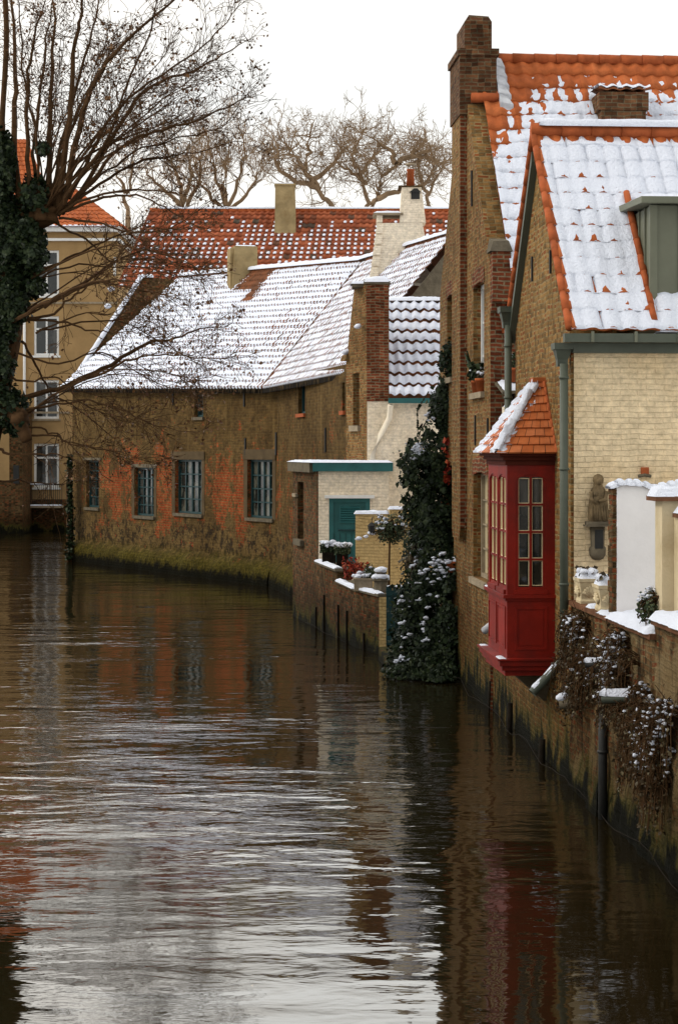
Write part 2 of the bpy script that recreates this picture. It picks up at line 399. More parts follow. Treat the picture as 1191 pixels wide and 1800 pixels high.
M['ivy'] = leafmat('ivy', (.004, .008, .003), (.011, .021, .007), (.03, .042, .015))
M['shrub'] = leafmat('shrub', (.035, .022, .012), (.055, .04, .02), (.10, .08, .04))
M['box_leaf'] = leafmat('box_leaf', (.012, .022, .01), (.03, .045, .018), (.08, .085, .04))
M['red_leaf'] = leafmat('red_leaf', (.12, .012, .008), (.28, .03, .015), (.42, .09, .03))
M['dry_leaf'] = leafmat('dry_leaf', (.05, .022, .01), (.11, .05, .02), (.19, .10, .04))
M['bark'] = plain('bark', (.058, .031, .014), .9, .35, 4, .01, 25)
M['bark_far'] = plain('bark_far', (.22, .15, .09), .95, .25, .6, .01, 5)
M['soil'] = plain('soil', (.10, .08, .055), .95, .3, 2, .01, 10)

def facade_mat():                             # the long old house: grimy brick above, red brick bared in patches, worn render and moss below
    m, g = new('old_facade'); P = g.pos(); uv = g.uv(); X, Yy, Z = g.xyz(P)
    b = g.n('ShaderNodeTexBrick', {'Vector': uv, 'Color1': (.215, .14, .065), 'Color2': (.13, .085, .045), 'Mortar': (.17, .12, .062), 'Scale': 1, 'Mortar Size': .014, 'Brick Width': .24, 'Row Height': .085, 'Mortar Smooth': .2})
    rb = g.n('ShaderNodeTexBrick', {'Vector': uv, 'Color1': (.54, .095, .040), 'Color2': (.38, .12, .055), 'Mortar': (.36, .20, .10), 'Scale': 1, 'Mortar Size': .014, 'Brick Width': .24, 'Row Height': .085})
    n1 = g.noise(P, 1.1, 6, .7); n2 = g.noise(P, 4.5, 6, .75); n3 = g.noise(P, 12, 4, .7)
    top = g.mix(.8, b.outputs[0], g.ramp(n2, (.3, .45), (.7, 1.5)), 'MULTIPLY')
    stre = g.noise(g.scale(P, 2.6, 2.6, .12), 1, 4, .65)
    top = g.mix(g.mapr(stre, .55, .66, 0, .5), top, (.33, .235, .115))
    low = g.mix(g.mapr(n2, .35, .65), (.15, .105, .055), (.30, .205, .10))
    low = g.mix(g.mapr(g.noise(P, 3.6, 6, .82), .49, .54, 0, .95), low, (.05, .038, .03))
    low = g.mix(g.mapr(g.noise(P, 5.5, 4, .7), .56, .66, 0, .6), low, (.34, .25, .13))
    zf = g.math('ADD', Z, g.math('MULTIPLY', g.math('SUBTRACT', n1, .5), 1.6))
    base = g.mix(g.mapr(zf, 2.1, 1.5), top, low)
    # density of the bare red brick along the wall (world x) and up it
    dx = g.ramp(g.mapr(X, -10, 0), (0, .25), (.12, .35), (.21, .85), (.29, .8), (.345, .3), (.40, .9), (.45, .95), (.52, .35), (.58, .5), (.64, .85), (.70, .7), (.77, .2), (.82, .5), (.88, .3), (.97, .5))
    dz = g.ramp(g.mapr(Z, .8, 5.4), (0, .1), (.12, .4), (.28, .95), (.5, 1.0), (.66, .75), (.78, .35), (1, .0))
    rf = g.math('MULTIPLY', dx, dz)
    rf = g.math('ADD', rf, g.math('ADD', g.math('MULTIPLY', g.math('SUBTRACT', g.noise(P, .9, 6, .75), .5), 3.2), g.math('MULTIPLY', g.math('SUBTRACT', n2, .5), 2.6)))
    red = g.mix(1, rb.outputs[0], g.ramp(g.noise(P, 8, 6, .8), (.32, .3), (.68, 1.5)), 'MULTIPLY')
    col = g.mix(g.mapr(rf, .56, .68, 0, .95), base, red)
    gmoss = g.math('ADD', Z, g.math('MULTIPLY', g.math('SUBTRACT', n2, .5), .9))
    col = g.mix(g.mapr(gmoss, .95, .55), col, g.mix(g.mapr(n3, .35, .65), (.035, .035, .008), (.17, .14, .032)))
    col = g.mix(g.mapr(gmoss, .42, .2), col, (.010, .010, .005))
    col = g.mix(g.mapr(g.noise(P, .8, 6, .75), .42, .62, 0, .6), col, g.mix(1, col, (.42, .38, .33), 'MULTIPLY'))
    col = g.mix(1, col, (.64, .59, .44), 'MULTIPLY')
    g.b.inputs['Specular IOR Level'].default_value = .05
    h = g.math('ADD', g.math('MULTIPLY', b.outputs['Fac'], -.7), g.math('ADD', n3, g.math('MULTIPLY', rf, -.5)))
    g.p(Base_Color=col, Roughness=.92, Normal=g.bump(h, .03)); return m
M['old_facade'] = facade_mat()

def water_mat():
    m, g = new('canal_water'); P = g.pos()
    amp = g.mapr(g.noise(g.scale(P, .10, .16, 1), 1, 2), .36, .64, .35, 1.3)
    n1 = g.noise(g.scale(P, .55, 1.25, 1), 1.0, 2, .5, .4)
    n2 = g.noise(g.scale(P, 1.5, 3.2, 1), 1.0, 3, .55, .5)
    n3 = g.noise(g.scale(P, 5, 9, 1), 1.0, 2, .5, .2)
    h = g.math('ADD', g.math('MULTIPLY', n1, .95), g.math('ADD', g.math('MULTIPLY', n2, .34), g.math('MULTIPLY', n3, .07)))
    h = g.math('MULTIPLY', h, g.math('MULTIPLY', amp, g.mapr(g.xyz(P)[1], 13, 23, .34, 1.05)))
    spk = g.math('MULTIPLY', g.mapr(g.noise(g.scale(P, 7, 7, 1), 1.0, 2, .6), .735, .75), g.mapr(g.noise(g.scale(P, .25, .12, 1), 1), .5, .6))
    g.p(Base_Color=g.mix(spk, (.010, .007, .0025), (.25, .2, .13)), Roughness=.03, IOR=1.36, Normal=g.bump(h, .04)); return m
M['water'] = water_mat(); M['water'].node_tree.nodes['Principled BSDF'].inputs['Specular Tint'].default_value = (1, .88, .71, 1)

# ------------------------------------------------------------------ more builders
def hit(F, u):
    q = (u-595.5)/FPX; a = (q*F.o.y-F.o.x)/(F.x.x-q*F.x.y); return a, F.o.y+F.x.y*a
def op(F, u0, u1, v0, v1):
    a, Y0 = hit(F, u0); b, Y1 = hit(F, u1); Y = (Y0+Y1)/2
    return (min(a, b), max(a, b), HC-(v1-HZ)/FPX*Y, HC-(v0-HZ)/FPX*Y)
def snowline(mb, a, b, w, h, n=None, side=None, lump=.35):
    a = Vector(a); b = Vector(b); d = b-a; L = d.length; n = n or max(3, int(L/.12)); d.normalize()
    sd = d.cross(Vector((0, 0, 1))).normalized() if side is None else side; s0 = R.random()*40
    up = sd.cross(d); up = up if up.z > 0 else -up
    rows = []
    for k in range(n+1):
        p = a.lerp(b, k/n); e = 1 if 0 < k < n else .55
        row = []
        for j in range(9):
            th = pi*j/8; f = 1+lump*noise.noise(Vector((k*L/n*3.5+s0, j*.5, s0)))
            g2 = 1+lump*1.2*noise.noise(Vector((k*L/n*7+s0, j*.9, 3+s0)))
            row.append(mb.add(p+sd*(w*cos(th)*(.8+.2*g2))+up*((h*(sin(th)**.7)*f-.012)*e)))
        rows.append(row)
    for A, B in zip(rows, rows[1:]):
        for j in range(8): mb.f.append([A[j], A[j+1], B[j+1], B[j]])
    mb.f.append(rows[0]); mb.f.append(rows[-1][::-1])
def snowslab(mb, F, x0, x1, y0, y1, z, h, res=.05, slope=0, edge=.05):
    h *= .82
    nx = max(4, int((x1-x0)/res)); ny = max(4, int((y1-y0)/res)); s0 = R.random()*60; g = []
    for i in range(nx+1):
        row = []
        for j in range(ny+1):
            x = x0+(x1-x0)*i/nx; y = y0+(y1-y0)*j/ny
            d = min(x-x0, x1-x, y-y0, y1-y); e = min(1, max(0, d/edge))**.5
            w = nz3(x*5+s0, y*5)*.3+nz3(x*1.5+s0, y*1.5, 5)*.3
            ox = nz3(x*8, y*8, s0)*.018*(1-e); row.append(mb.add(F(x+ox, y+ox, z+slope*(y-y0)+h*(e*(1+w)-.02))))
        g.append(row)
    for A, B in zip(g, g[1:]):
        for j in range(ny): mb.f.append([A[j], B[j], B[j+1], A[j+1]])
def rake(mb, a, b, rows, r):                   # overlapping half-round verge or ridge tiles
    a = Vector(a); b = Vector(b)
    for k in range(rows):
        p = a.lerp(b, k/rows); q = a.lerp(b, (k+1.12)/rows)
        mb.tube([p, q], [r*1.08, r*.95], 10)
def ring(mb, p, r, h=.03, n=12): mb.tube([p-Vector((0, 0, h/2)), p+Vector((0, 0, h/2))], r, n)
def hopper(mb, F, x, y, z0, z1, w, d):         # flared rain-water head
    zm = z0+(z1-z0)*.72
    def q(s_, z): return [F(x-w*s_/2, y-d*s_, z), F(x+w*s_/2, y-d*s_, z), F(x+w*s_/2, y, z), F(x-w*s_/2, y, z)]
    mb.hexa(q(.55, z0)+q(.62, z0+(zm-z0)*.4)); mb.hexa(q(.62, z0+(zm-z0)*.4)+q(.95, zm)); mb.hexa(q(1.15, zm)+q(1.2, z1))

def spline(pts, n):
    out_ = []
    for k in range(len(pts)-1):
        p0, p1, p2, p3 = pts[max(k-1, 0)], pts[k], pts[k+1], pts[min(k+2, len(pts)-1)]
        for j in range(n):
            t = j/n; out_.append(.5*((2*p1)+(p2-p0)*t+(2*p0-5*p1+4*p2-p3)*t*t+(3*p1-p0-3*p2+p3)*t**3))
    out_.append(pts[-1]); return out_

# ------------------------------------------------------------------ the setting
struct(MB().face([(-2500, -2500, -1.2), (2500, -2500, -1.2), (2500, 2500, -1.2), (-2500, 2500, -1.2)]).build('ground', M['soil']))
struct(MB().face([(-70, -40, 0), (12, -40, 0), (12, 110, 0), (-70, 110, 0)]).build('water', M['water']))
def snowy_ground():
    m, g = new('snowy_ground'); P = g.pos()
    g.p(Base_Color=g.mix(g.mapr(g.noise(P, .8, 6, .7), .52, .6), (.8, .82, .86), (.12, .10, .07)), Roughness=.9); return m
M['snowy_ground'] = snowy_ground()
kA, kK = (-9.79, 71.5), (-1.84, 57.76); F41, L41 = wframe(kA, kK, True)
kE = (.17, 47.7); F42, L42 = wframe(kK, kE, True)
pA, pB = G(-60, .35, 0), G(37.5, .35, 0)
land = [(p.x, p.y) for p in (pA, pB)]+[(2.2, 39.5), (.9, 40.5), (.0, 44.4), (.3, 47.9), (-1.5, 57.9), (-9.5, 71.6), (-8.6, 73.5), (-9, 97.5), (-400, 97.5), (-400, 1500), (900, 1500), (900, -60)]
struct(MB().extr(land, -1, .95).build('bank', M['snowy_ground']))
lb = [(.9, -40), (-4.0, 9), (-6.5, 30), (-6.95, 36.2), (-9.0, 43), (-16.6, 80), (-60, 88), (-400, 88), (-400, -40)]
struct(MB().extr(lb, -1, .9).build('bank', M['snowy_ground']))
t = thing('retaining_wall', 'low brick retaining wall along the bank under the ivy clad tree', 'wall', (-6.55, 36, 0))
m = MB(); c = MB()
for a, b in zip(lb[:6], lb[1:7]):
    F, L = wframe(a, b, True); m.box(F, 0, L, -.28, -.005, -.5, .98); c.box(F, 0, L, -.34, .08, .984, 1.07)
m.build('wall', M['brick_garden'], t); c.build('coping', M['stone'], t)

# ------------------------------------------------------------------ front house with the red bay
S0, S1, SR, ZE, ZR = 23.79, 28.1, 26.15, 5.54, 8.34
h1 = thing('brick_house', 'brick gabled house with cream front wall and red bay window over the water', 'house', G(S0, 0, 0))
m = MB(); m.prism(G, [(S0, -.4), (S1, -.4), (S1, 6.15), (SR, ZR-.1), (S0, ZE-.12)], 0, .3)
m.box(front(S1-.3), .3, 5.2, 0, .3, -.4, 6.0)
m.build('gable_wall', M['brick_gable'], h1)
F1 = front(S0)
cw = MB(); cw.box(F1, .032, 5.2, -.012, .25, .9, 5.36); cw.build('front_wall', M['cream_paint'], h1)
P, n = bil(G(S0-.27, -.05, ZE), G(S0-.27, 5.2, ZE), G(SR, 5.2, ZR), G(SR, -.05, ZR))
rf = MB(); pantiles(rf, P, n, 22, 12, .04, .03)
P2, n2 = bil(G(S1+.3, -.05, 5.85), G(S1+.3, 5.2, 5.85), G(SR, 5.2, ZR), G(SR, -.05, ZR))
pantiles(rf, P2, n2, 22, 10, .04, .03, 4)
roof = rf.build('roof', M['tile_bright'], h1, True)
def T1(a, b, r, fb, ac, h):
    t = .05+.012*nz3(a*30, b*24, 2)+.007*nz3(a*110, b*80, 5)
    t -= .05*max(0, .1-abs((ac % 1)-.62))/.1*max(0, nz3(floor(ac)*1.7, r*2.3, 9, 1)+.15)*1.6
    if b > .93: t -= (b-.93)*1.5*(.4+h)
    t *= .85+.5*nz3(a*5, b*4, 8)
    if fb < .03: t = .016+.024*nz3(a*34, r*3.1, 4)-.004*h
    e = min(a*5.25/.06, 1); t = t*e-.03*(1-e)
    return t
s = MB(); snowcap(s, P, n, 22, 12, .04, .03, T1, 8, (0, .06, .16, .34, .55, .75, .92, 1.03), follow=.4, lip=1); s.build('snow_cover', M['snow'], roof, True)
s = MB(); snowcap(s, P2, n2, 22, 10, .04, .03, lambda a, b, r, fb, ac, h: .04+.03*nz3(a*40, b*30), 3); s.build('snow_cover', M['snow'], roof, True)
v = MB(); rake(v, G(S0-.27, -.07, ZE+.03), G(SR, -.07, ZR+.03), 12, .048); rake(v, G(S1+.3, -.07, 5.9), G(SR, -.07, ZR+.03), 12, .045); v.build('verge_tile', M['terracotta'], roof, True)
v = MB(); rake(v, G(SR, -.1, ZR+.06), G(SR, 5.2, ZR+.06), 13, .10); rt = v.build('ridge_tile', M['terracotta'], roof, True)
s = MB(); snowline(s, G(SR-.02, .0, ZR+.12), G(SR-.02, 5.2, ZR+.12), .115, .11, 60, lump=.25); s.build('snow_cover', M['snow'], roof, True)
b = MB()
for (dz0, dz1, t0, t1) in ((-.36, -.22, -.09, .01),):
    a0, a1 = G(S1+.15, 0, 5.95), G(SR, 0, ZR-.02)
    b.hexa([G(S1+.1, t0, 6.0+dz0), G(SR+.02, t0, ZR+dz0), G(SR+.02, t1, ZR+dz0), G(S1+.1, t1, 6.0+dz0), G(S1+.1, t0, 6.0+dz1), G(SR+.02, t0, ZR+dz1), G(SR+.02, t1, ZR+dz1), G(S1+.1, t1, 6.0+dz1)])
b.build('barge_board', M['green_metal'], h1)
g_ = MB(); g_.box(F1, -.14, 5.2, -.34, -.2, 5.40, 5.505); gu = g_.build('gutter', M['green_metal'], h1)
for k in range(9): MB().box(F1, .18+k*.53, .215+k*.53, -.36, -.341, 5.40, 5.53).build('bracket', M['zinc'], gu)
MB().box(F1, 0.0, 5.2, -.16, -.014, 5.28, 5.398).build('fascia', M['green_metal'], h1)
hp = MB(); hopper(hp, F1, -.11, .1, 5.12, 5.40, .21, .22); hp.build('hopper', M['green_metal'], h1)
dp = MB(); p0 = G(S0-.06, -.10, 0); dp.tube([p0+V3(0, 0, 5.15), p0+V3(0, 0, 1.5)], .052, 12)
for z in (4.98, 3.86, 2.45, 1.62): ring(dp, p0+V3(0, 0, z), .064)
dpo = dp.build('downpipe', M['green_metal'], h1, True)
sp = MB(); q0, q1 = p0+V3(0, 0, 1.53), G(S0-.12, -.5, 1.13); sp.tube([q0, q0.lerp(q1, .25), q1], [.055, .06, .06], 12, False); sp.build('spout', M['green_metal'], dpo, True)
s = MB(); snowline(s, q0.lerp(q1, .2)+V3(0, 0, .035), q1+V3(0, 0, .035), .05, .05, 12); s.build('snow_cover', M['snow'], dpo, True)
F1b = front(S1)
hp = MB(); hopper(hp, F1b, -.12, .1, 5.86, 6.16, .22, .24); hp.build('hopper', M['green_metal'], h1)
dp = MB(); p0 = G(S1-.02, -.11, 0); dp.tube([p0+V3(0, 0, 5.9), p0+V3(0, 0, 1.75)], .052, 12)
for z in (5.6, 4.85, 3.9): ring(dp, p0+V3(0, 0, z), .064)
dpo = dp.build('downpipe', M['green_metal'], h1, True)
q0 = p0+V3(0, 0, 1.75); q1 = G(S1-.3, -.5, 1.5); sp = MB().tube([q0, q1], .055, 12); sp.build('spout', M['lead'], dpo, True)
for u, v, L in ((936, 451, .34), (968, 440, .3)):
    a = hit(G, u)[0]; z = gz(v, a); MB().box(G, a-.02, a+.02, -.025, .01, z-L, z).build('wall_anchor', M['iron'], h1)
# dormer
dm = MB(); dm.box(F1, 1.03, 5.2, .12, 2.2, 5.62, 7.12); dmo = dm.build('dormer', M['zinc'], h1)
e = MB()
e.box(F1, 1.0, 1.09, .085, .16, 5.6, 7.12); e.box(F1, 1.36, 1.375, .10, .119, 5.6, 7.12); e.box(F1, 1.12, 5.2, .09, .119, 5.6, 5.7)
for y in (.42, .75): e.box(F1, 1.005, 1.029, y, y+.03, 5.8, 7.12)
e.build('seam', M['zinc'], dmo)
dr = MB(); dr.hexa([F1(.86, -.06, 7.13), F1(5.2, -.06, 7.13), F1(5.2, 2.3, 7.2), F1(.86, 2.3, 7.2), F1(.86, -.06, 7.21), F1(5.2, -.06, 7.21), F1(5.2, 2.3, 7.28), F1(.86, 2.3, 7.28)]); dr.build('dormer_roof', M['zinc'], dmo)
s = MB(); snowslab(s, F1, .87, 5.2, -.05, 2.0, 7.205, .06, .09, .03); s.build('snow_cover', M['snow'], dmo, True)
v = MB(); rake(v, F1(.985, -.2, 5.66), F1(.985, 1.35, 7.42), 8, .045); v.build('flashing_tile', M['terracotta'], dmo, True)
s = MB(); snowslab(s, F1, 1.03, 5.2, -.3, .08, 5.53, .07, .06); s.build('snow_cover', M['snow'], dmo, True)

# the bay window
BS0, BS1, BT = 24.9, 26.55, -.62
FN = front(BS0, 0); FN = Frame(FN(BT, 0, 0), FN.x, FN.y)               # near side of the bay
FFr = Frame(G(BS0, BT, 0), G.x, G.y)                                    # its canal side
FV = Frame(G(BS1, BT, 0), G.y, -G.x)                                    # far side
FW = BS1-BS0
zs_, zt_ = 2.30, 3.78
bw = MB()
opN = (.115, .50, zs_, zt_); opF = ((.10, .78, zs_, zt_), (.87, 1.55, zs_, zt_))
wall(bw, FN, 0, .62, 1.3, 4.0, (opN,), .07); wall(bw, FFr, 0, FW, 1.3, 4.0, opF, .07); wall(bw, FV, 0, .62, 1.3, 4.0, (opN,), .07)
bw.face([G(BS0, BT, 1.3), G(BS1, BT, 1.3), G(BS1, 0, 1.3), G(BS0, 0, 1.3)])
for F, (a, b, c_, d_) in ((FN, opN), (FFr, opF[0]), (FFr, opF[1])):       # shallow arched heads
    N = 8; rise = .075
    for k in range(N):
        x0, x1 = a+(b-a)*k/N, a+(b-a)*(k+1)/N
        y0, y1 = (d_-rise*(2*k/N-1)**2, d_-rise*(2*(k+1)/N-1)**2)
        bw.face([F(x0, -.002, y0), F(x1, -.002, y1), F(x1, -.002, d_+.002), F(x0, -.002, d_+.002)]); bw.face([F(x0, -.002, y0), F(x1, -.002, y1), F(x1, .055, y1), F(x0, .055, y0)])
bay = bw.build('bay_window', M['red_paint'], h1)
t_ = MB()
def band(x_, z0, z1, out): t_.box(G, BS0-out, BS1+out, BT-out, 0, z0, z1)
mo = MB()
for z0, z1, o in ((1.20, 1.27, .03), (1.272, 1.33, .075), (1.332, 1.40, .11), (1.402, 1.425, .14), (2.16, 2.19, .025), (2.192, 2.235, .055)): mo.box(G, BS0-o, BS1+o, BT-o, -.001, z0, z1)
mo.build('moulding', M['red_paint'], bay)
mo = MB()
for z0, z1, o in ((3.90, 3.96, .025), (3.962, 4.01, .06), (4.012, 4.06, .11)): mo.box(G, BS0-o, BS1+o, BT-o, -.001, z0, z1)
mo.build('cornice', M['red_dark'], bay)
for F, x0, x1 in ((FN, .10, .52), (FFr, .10, .78), (FFr, .87, 1.55)):    # lower panels: a raised rim round a field
    pm = MB(); z0, z1 = 1.53, 2.08
    pm.box(F, x0, x1, -.014, .01, z1-.03, z1).box(F, x0, x1, -.014, .01, z0, z0+.03).box(F, x0, x0+.03, -.014, .01, z0+.03, z1-.03).box(F, x1-.03, x1, -.014, .01, z0+.03, z1-.03).box(F, x0+.055, x1-.055, -.007, .01, z0+.055, z1-.055)
    pm.build('panel', M['red_paint'], bay)
    wm = MB(); z0 = zs_-.03; wm.box(F, x0, x1, -.03, .002, z0-.03, z0+.025); wm.build('window_ledge', M['red_paint'], bay)
for F, o in ((FN, opN), (FFr, opF[0]), (FFr, opF[1])):
    a, b, c_, d_ = o
    fm = MB(); w = .035
    fm.box(F, a, a+w, .012, .05, c_, d_).box(F, b-w, b, .012, .05, c_, d_).box(F, a+w, b-w, .012, .05, c_, c_+w).box(F, a+w, b-w, .012, .05, d_-w, d_)
    xm = (a+b)/2; fm.box(F, xm-.016, xm+.016, .012, .05, c_+w, d_-w)
    zz = [c_+w+(d_-c_-2*w)*k/4 for k in (1, 2, 3)]
    for z in zz: fm.box(F, a+w, xm-.016, .014, .048, z-.013, z+.013).box(F, xm+.016, b-w, .014, .048, z-.013, z+.013)
    fm.build('glazing_bar', M['red_paint'], bay)
    pm = MB(); ww = .010                                                  # putty lines round each light
    zl = [c_+w]+zz+[d_-w]
    for x0, x1 in ((a+w, xm-.016), (xm+.016, b-w)):
        for z0, z1 in zip(zl, zl[1:]):
            z0 += .013; z1 -= .013
            pm.box(F, x0, x0+ww, .03, .055, z0, z1).box(F, x1-ww, x1, .03, .055, z0, z1).box(F, x0+ww, x1-ww, .03, .055, z0, z0+ww).box(F, x0+ww, x1-ww, .03, .055, z1-ww, z1)
    pm.build('putty', M['putty'], bay)
    MB().face([F(a, .053, c_), F(b, .053, c_), F(b, .053, d_), F(a, .053, d_)]).build('pane', M['glass'] if F is FN else M['cream_pane'], bay)
E1, E2, E3, E4 = G(BS0-.16, 0, 4.05), G(BS0-.16, BT-.17, 4.05), G(BS1+.16, BT-.17, 4.05), G(BS1+.16, 0, 4.05)
T1_, T2_ = G(25.62, -.02, 5.02), G(25.85, -.02, 5.02); T1b, T2b = G(25.62, -.13, 5.0), G(25.85, -.13, 5.0)
br = MB(); res_ = {}
for key, (c0, c1, c2, c3), ncol in (('near', (E2, E1, T1_, T1b), 5), ('front', (E3, E2, T1b, T2b), 11), ('far', (E4, E3, T2b, T2_), 5)):
    Pq, nq = bil(c0, c1, c2, c3); res_[key] = (Pq, nq, ncol); pantiles(br, Pq, nq, ncol, 9, .0, .022, 3, 0)
br.box(G, 25.58, 25.9, -.17, 0, 4.99, 5.05)
br.face([E1, E2, E3, E4])
bro = br.build('bay_roof', M['tile_flat'], bay)
hipt = MB(); rake(hipt, E1+V3(0, 0, .01), T1_, 9, .022); hipt.build('hip_tile', M['terracotta'], bay, True)
def Tbay(a, b, r, fb, ac, h): # snow on the canal slope, along both hips
    near_hip = 1-a; c = .55-abs(a-.9)*3.2 if a > .75 else .55-abs(a-.1)*2.0
    return .05*(c+.8*nz3(a*6, b*3, 1)+.5*nz3(a*16, b*11, 2)-(.35 if fb < .1 else 0))
def Tbay2(a, b, r, fb, ac, h): return .04*(-.32-a*1.6+b*.75+1.2*nz3(a*5+9, b*5, 7)+.5*nz3(a*13, b*13, 2))
s = MB(); Pq, nq, k = res_['front']; snowcap(s, Pq, nq, k, 9, 0, .022, Tbay, 5, wave=0); s.build('snow_cover', M['snow'], bay, True)
s = MB(); Pq, nq, k = res_['near']; snowcap(s, Pq, nq, k, 9, 0, .022, Tbay2, 5, wave=0)
a_, b_ = E2.lerp(T1b, .03), E2.lerp(T1b, .93)
for k in range(9):
    p, q = a_.lerp(b_, k/9), a_.lerp(b_, (k+1.05)/9); snowline(s, p+V3(0, 0, .01), q+V3(0, 0, .025), R.uniform(.045, .085), R.uniform(.045, .075), 5, lump=.6)
s.build('snow_cover', M['snow'], bay, True)
cb = MB()
for k in range(6):
    f0, f1 = 1-k*.16, 1-(k+1)*.16
    cb.hexa([G(BS0+.2+(1-f1)*.5, BT*f1*.8, 1.2-(k+1)*.07), G(BS1-.2-(1-f1)*.5, BT*f1*.8, 1.2-(k+1)*.07), G(BS1-.2-(1-f1)*.5, .0, 1.2-(k+1)*.07), G(BS0+.2+(1-f1)*.5, .0, 1.2-(k+1)*.07),
             G(BS0+.2+(1-f0)*.5, BT*f0*.8, 1.2-k*.07), G(BS1-.2-(1-f0)*.5, BT*f0*.8, 1.2-k*.07), G(BS1-.2-(1-f0)*.5, 0, 1.2-k*.07), G(BS0+.2+(1-f0)*.5, 0, 1.2-k*.07)])
cb.build('corbel', M['stone_dark'], bay)
s = MB(); snowslab(s, G, BS0-.12, BS0+.25, BT-.13, BT-.01, 1.42, .02, .03); s.build('snow_cover', M['snow'], bay, True); s = MB(); snowslab(s, G, BS1-.1, BS1+.12, BT-.13, BT, 1.42, .025, .03); s.build('snow_cover', M['snow'], bay, True); s = MB(); snowslab(s, G, BS1-.15, BS1+.05, BT-.05, BT, 2.233, .03, .02); s.build('snow_cover', M['snow'], bay, True)

# ------------------------------------------------------------------ tall house
A0, A1, AR, TZ = 30.6, 37.25, 33.95, 10.8
h2 = thing('tall_house', 'tall brown brick house with a chimney rising from its canal gable', 'house', G(A0, 0, 0))
oA = op(G, 831, 850, 497, 690); oB = op(G, 785, 796, 518, 664); oC = op(G, 831, 856, 830, 1019); oD = op(G, 783, 797, 818, 1000)
m = MB(); wall(m, G, A0, A1, -.4, 7.0, (oA, oB, oC, oD), .24)
m.face([G(A0, 0, 7.0), G(A1, 0, 7.0), G(AR, 0, TZ)])
m.face([G(A0, .3, 7.0), G(A1, .3, 7.0), G(AR, .3, TZ)]); m.face([G(A0, 0, 7), G(A0, .3, 7), G(AR, .3, TZ), G(AR, 0, TZ)]); m.face([G(A1, 0, 7), G(A1, .3, 7), G(AR, .3, TZ), G(AR, 0, TZ)])
m.build('gable_wall', M['brick_tall'], h2)
F2 = front(A0); m = MB(); m.box(F2, .002, 7, 0, .3, -.3, 7.0); m.box(F2, 6.5, 7, .3, 6.6, -.3, 7); m.box(front(A1-.3), .3, 6.5, 0, .3, -.3, 7); m.build('side_wall', M['brick_red'], h2)
m = MB(); m.box(F2, 0, .29, -.26, .0, 6.42, 7.2); m.box(F2, 0, .22, -.14, 0, 6.28, 6.42); ko = m.build('kneeler', M['brick_red'], h2)
m = MB(); m.hexa([F2(-.05, -.32, 7.2), F2(.31, -.32, 7.2), F2(.31, .1, 7.2), F2(-.05, .1, 7.2), F2(-.0, -.3, 7.36), F2(.25, -.3, 7.36), F2(.25, .1, 7.44), F2(-.0, .1, 7.44)]); m.build('cap', M['stone_dark'], ko)
m = MB(); m.box(G, 33.38, 34.5, -.115, .0, 2.75, 10.1); m.prism(G, [(33.5, 2.55), (34.4, 2.55), (34.5, 2.75), (33.38, 2.75)], -.115, -.002); m.build('pilaster', M['brick_tall'], h2)
MB().box(G, 33.355, 33.378, -.118, .0, 2.75, 10.05).build('quoin_strip', M['brick_red'], h2)
P, n = bil(G(A0-.36, .26, 6.86), G(A0-.36, 7, 6.86), G(AR, 7, TZ+.1), G(AR, .26, TZ+.1))
rf = MB(); pantiles(rf, P, n, 27, 14, .045, .032)
Pf, nf = bil(G(A1+.3, .12, 6.86), G(A1+.3, 7, 6.86), G(AR, 7, TZ+.1), G(AR, .12, TZ+.1)); pantiles(rf, Pf, nf, 27, 13, .045, .03, 4)
roof = rf.build('roof', M['tile_bright'], h2, True)
def T2(a, b, r, fb, ac, h):
    t = a*6.74; be = .60+.28*min(1, t/1.0); k = max(-1.2, min(1, (be-b)/.16))
    w = .055*k+.03*nz3(a*32, b*24, 3)+.022*nz3(a*90, b*70, 6)-.02*h
    if fb < .12: w = min(w, .02)-.026+.012*nz3(a*50, r*2.2)
    return min(w, .055+.012*nz3(a*60, b*50))
s = MB(); snowcap(s, P, n, 27, 14, .045, .032, T2, 8, (0, .07, .16, .4, .6, .8, .95, 1.03), lip=1, follow=.55); s.build('snow_cover', M['snow'], roof, True)
v = MB(); rake(v, G(AR, .5, TZ+.15), G(AR, 7, TZ+.15), 17, .095); v.build('ridge_tile', M['terracotta'], roof, True)
v = MB(); v.tube([G(AR-.78, .05, TZ-.68), G(AR-.78, .52, TZ-.68)], .085, 10); v.build('ridge_tile', M['terracotta'], roof, True)
m = MB()
for k in range(5): m.hexa([G(AR-.15-k*.16, .52, TZ-.0-k*.19), G(AR-.33-k*.16, .52, TZ-.21-k*.19), G(AR-.33-k*.16, .70+k*.012, TZ-.2-k*.19), G(AR-.15-k*.16, .66, TZ-.0-k*.19)]+[G(AR-.15-k*.16, .52, TZ+.17-k*.19), G(AR-.33-k*.16, .52, TZ-.02-k*.19), G(AR-.33-k*.16, .70+k*.012, TZ-.06-k*.19), G(AR-.15-k*.16, .66, TZ+.12-k*.19)])
m.build('flashing', M['lead'], roof)
m = MB(); m.box(G, 33.27, 34.62, -.135, .5, 9.85, 10.86).box(G, 33.23, 34.66, -.17, .54, 10.86, 10.98).box(G, 33.42, 34.5, -.03, .44, 10.98, 11.48)
m.hexa([G(33.42, -.03, 11.48), G(34.5, -.03, 11.48), G(34.5, .44, 11.48), G(33.42, .44, 11.48), G(33.55, .06, 11.62), G(34.4, .06, 11.62), G(34.4, .40, 11.60), G(33.55, .40, 11.60)])
m.build('chimney', M['brick_dark'], h2)
m = MB(); a = 32.5; t0 = 2.12
m.box(G, a, a+.62, t0+.04, t0+.80, 8.6, 9.82).box(G, a-.03, a+.65, t0, t0+.84, 9.82, 10.12)
